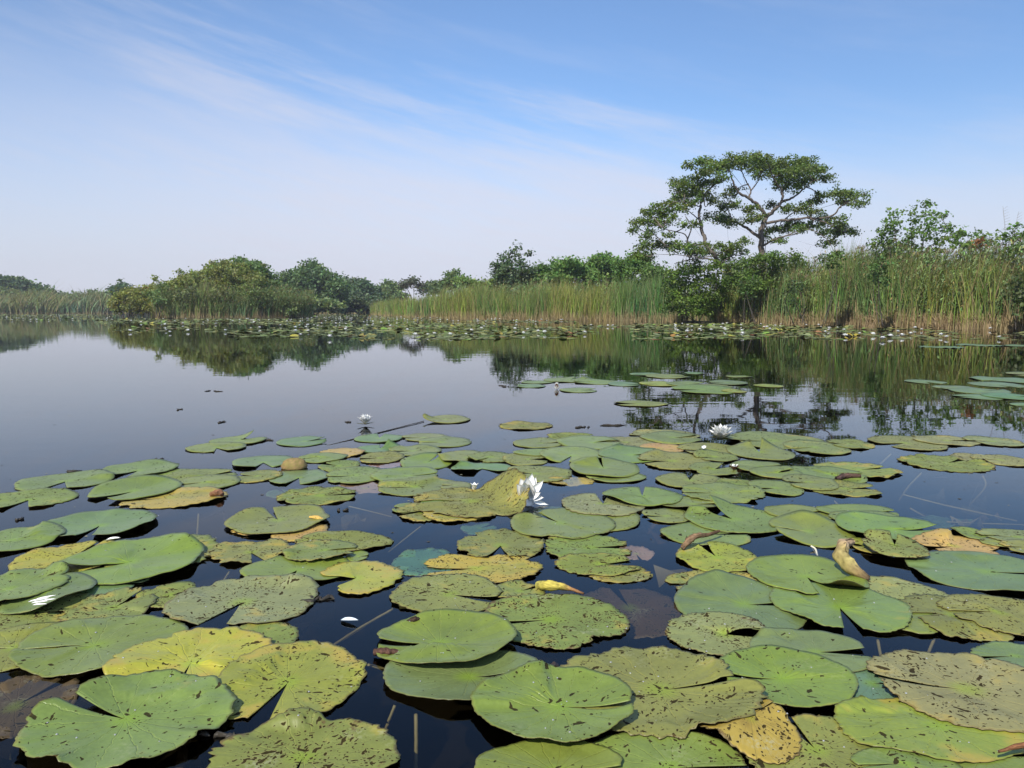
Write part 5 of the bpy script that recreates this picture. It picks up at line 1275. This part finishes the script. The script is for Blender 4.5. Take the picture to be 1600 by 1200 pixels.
shrub('dark_shrub', 'tall dark wispy shrub with upright twigs behind the middle reeds', 'bush', 800, 450, 66.0, rand_clumps(770, 836, ridge((770, 418), (790, 405), (810, 400), (836, 408)), 458, 20, 10, 8) + [(782, 402, 5, 7), (797, 396, 6, 7), (808, 388, 4, 7), (811, 398, 4, 8), (828, 396, 4, 7), (775, 412, 5, 6), (790, 410, 8, 7)], 26, .22, .2, (.042, .066, .036), stems=9)
shrub('willow_bush', 'pale feathery willow left of the dark wispy shrub', 'bush', 742, 455, 78.0, rand_clumps(722, 772, ridge((722, 432), (738, 424), (755, 427), (772, 432)), 462, 15, 10, 7), 22, .28, .24, (.085, .125, .045), stems=5)
shrub('alder_tree', 'small round topped tree left of the pale feathery willow', 'tree', 708, 455, 92.0, [(704, 432, 8, 7), (712, 428, 7, 5), (716, 438, 9, 7), (700, 442, 9, 7), (708, 446, 10, 7)], 22, .32, .28, (.055, .085, .036), stems=4)
# far trees along the channel
def far_tree(x0, x1, tops, bot, D, c, lab, n=12, rx=11, ry=8, per=16, leaf=.5, spray=.45, name='far_tree', cat='tree'):
    shrub(name, lab, cat, (x0 + x1) / 2, bot, D, rand_clumps(x0, x1, ridge(*tops), bot - 6, n, rx, ry), per, leaf, spray, c, stems=4, nper=9, zs=.7, jit=D * .012)
far_tree(630, 662, ((630, 436), (645, 428), (662, 434)), 462, 105, (.050, .055, .045), 'sparse dark tree standing alone above the far reeds', 7, 5, 4, 20, .32, .3)
far_tree(664, 690, ((664, 444), (676, 438), (690, 442)), 462, 125, (.05, .075, .035), 'small bushy tree right of the sparse dark one', 6, 7, 5)
far_tree(585, 630, ((585, 440), (600, 434), (615, 440), (630, 442)), 475, 150, (.065, .095, .04), 'light green far trees left of the sparse dark one', 12, 9, 6)
far_tree(556, 590, ((556, 440), (570, 433), (590, 444)), 478, 132, (.036, .062, .036), 'dark bushy tree at the mouth of the channel', 12, 9, 8)
far_tree(524, 560, ((524, 436), (538, 429), (560, 438)), 480, 138, (.040, .062, .036), 'dark conifer like tree right of the big round tree', 12, 8, 8)
far_tree(434, 530, ((434, 438), (450, 416), (475, 412), (492, 403), (508, 414), (530, 440)), 482, 118, (.046, .078, .034), 'big round headed tree beyond the island', 46, 13, 10, 17, .45, .4)
far_tree(520, 600, ((520, 462), (560, 455), (600, 470)), 484, 128, (.040, .060, .034), 'dark scrub closing the channel behind the reeds', 16, 10, 7, name='far_bush', cat='bush')
far_tree(452, 530, ((452, 465), (490, 468), (530, 470)), 484, 105, (.075, .10, .045), 'olive scrub at the foot of the big round tree', 12, 9, 6, name='far_bush', cat='bush')
# island growth
DI = ic[1] + 1.0
shrub('island_bush', 'olive green willow scrub covering the middle of the island', 'bush', 330, 490, DI, rand_clumps(262, 400, ridge((262, 440), (290, 424), (320, 411), (345, 405), (375, 408), (400, 420)), 478, 46, 15, 10), 24, .24, .22, (.082, .100, .034), stems=10, jit=1.2)
shrub('island_tree', 'round green tree rising at the right of the island', 'tree', 388, 490, DI + 4, rand_clumps(360, 424, ridge((360, 412), (372, 398), (386, 394), (400, 402), (412, 418), (424, 432)), 466, 36, 13, 10), 24, .26, .22, (.055, .088, .034), stems=6, jit=1.0)
shrub('island_bush', 'rusty olive bush at the left tip of the island', 'bush', 200, 490, DI - 1, rand_clumps(180, 232, ridge((180, 460), (200, 450), (232, 442)), 482, 16, 11, 9), 22, .22, .2, (.095, .108, .035), stems=6)
shrub('island_bush', 'green bush with wispy top left of the island middle', 'bush', 250, 490, DI + 1, rand_clumps(225, 292, ridge((225, 446), (243, 438), (260, 440), (292, 426)), 478, 18, 11, 9) + [(243, 436, 3, 5), (281, 424, 3, 6)], 22, .22, .2, (.09, .112, .036), stems=6)
shrub('island_bush', 'green bush behind the reeds at the right tip of the island', 'bush', 440, 492, DI, rand_clumps(410, 462, ridge((410, 452), (430, 448), (462, 466)), 486, 14, 10, 8), 22, .22, .2, (.075, .10, .036), stems=5)
far_tree(178, 206, ((178, 446), (190, 440), (206, 446)), 466, 140, (.035, .058, .034), 'dark tree peeping over the island left tip', 7, 6, 5)
# low growth mixed into the reeds
for px_, yb, D_, L_, c_, lb in ((205, 496, DI - 4.6, [(196, 474, 8, 7), (212, 470, 9, 8), (204, 484, 10, 6)], (.075, .085, .03), 'olive bush in front of the left island reeds'),
    (292, 496, DI - 5.0, [(280, 462, 10, 8), (296, 456, 10, 9), (308, 464, 10, 8), (292, 474, 12, 8)], (.06, .075, .035), 'grey green bush among the middle island reeds'),
    (345, 496, DI - 5.0, [(334, 462, 10, 8), (350, 458, 11, 9), (340, 476, 12, 9), (358, 472, 10, 8), (348, 486, 12, 5)], (.07, .08, .032), 'dark willow scrub at the water edge in the middle of the island'),
    (410, 496, DI - 4.8, [(400, 458, 10, 8), (416, 462, 11, 8), (408, 474, 11, 7)], (.06, .085, .032), 'green bush among the right island reeds'),
    (452, 496, DI - 3.6, [(446, 474, 9, 7), (460, 478, 8, 6), (452, 486, 10, 5)], (.065, .085, .034), 'small bush at the right end of the island'),
    (244, 496, DI - 4.9, [(236, 458, 10, 8), (252, 452, 9, 8), (246, 470, 11, 8)], (.06, .09, .034), 'leafy green bush left of middle among the island reeds')):
    shrub('island_bush', lb, 'bush', px_, yb, D_, L_, 24, .2, .2, c_, stems=3, jit=.4)
for px_, yb, D_, L_, c_, lb in ((1172, 508, 33.6, [(1162, 446, 10, 9), (1176, 440, 10, 9), (1168, 458, 10, 9)], (.05, .085, .026), 'dark leafy bush among the reeds right of the overhanging bush'),
    (1376, 510, 29.6, [(1366, 420, 10, 9), (1380, 414, 11, 9), (1372, 430, 12, 10), (1384, 438, 9, 9)], (.05, .088, .028), 'dark bush showing through the reeds below the young alder'),
    (1300, 506, 31.5, [(1290, 404, 11, 8), (1308, 398, 11, 8), (1300, 414, 12, 8)], (.065, .10, .032), 'leafy bush rising behind the reeds right of the tall alder'),
    (1594, 516, 25.4, [(1588, 450, 9, 12), (1600, 438, 11, 12), (1592, 474, 9, 12), (1606, 468, 12, 14)], (.045, .065, .026), 'dark tangled bush at the water edge by the right picture edge')):
    shrub('alder_bush', lb, 'bush', px_, yb, D_, L_, 44, .115, .12, c_, stems=3, jit=.25, nper=14)
k_ = 0
for x_, h_ in ((-20, 455), (12, 452), (40, 456), (70, 461), (98, 464), (125, 463), (150, 460), (172, 458)):
    k_ += 1
    shrub('willow_bush', 'low grey green willow in the even row along the far left bank', 'bush', x_, 490, 158, rand_clumps(x_ - 17, x_ + 17, h_, 488, 8, 9, 7), 11, .6, .5, (.072, .092, .046), stems=3, jit=1.5, nper=9, group='low willows along the far left bank')
# far left bank
far_tree(-40, 22, ((-40, 428), (4, 428), (22, 438)), 474, 185, (.042, .070, .034), 'dark tree at the left picture edge', 14, 11, 8, 12, .8, .7)
far_tree(15, 78, ((15, 441), (30, 437), (52, 440), (66, 448), (78, 460)), 478, 190, (.048, .078, .034), 'rounded dark tree right of the one at the left edge', 16, 11, 8, 12, .8, .7)
far_tree(78, 130, ((78, 461), (90, 457), (110, 462), (130, 460)), 482, 200, (.06, .085, .04), 'low scrub in the dip of the far left bank', 14, 9, 5, 12, .8, .7, name='far_bush', cat='bush')
far_tree(125, 186, ((125, 462), (140, 457), (160, 458), (186, 450)), 482, 195, (.055, .08, .04), 'low far trees between the dip and the island', 16, 9, 6, 12, .8, .7)

# ------------------------------------------------------------------ summer haze over the marsh
mh, th_n = new_mat('haze_air')
out(th_n, None, th_n.n('ShaderNodeVolumePrincipled', {'Color': (0.93, 0.95, 1.0, 1), 'Density': 0.0006, 'Anisotropy': 0.3}))
v, f = box_mesh(-480, 480, -60, 480, -1.8, 24.0)
tag(mesh_obj('haze', v, f, mh), 'thin summer haze over the marsh', 'haze', kind='stuff')
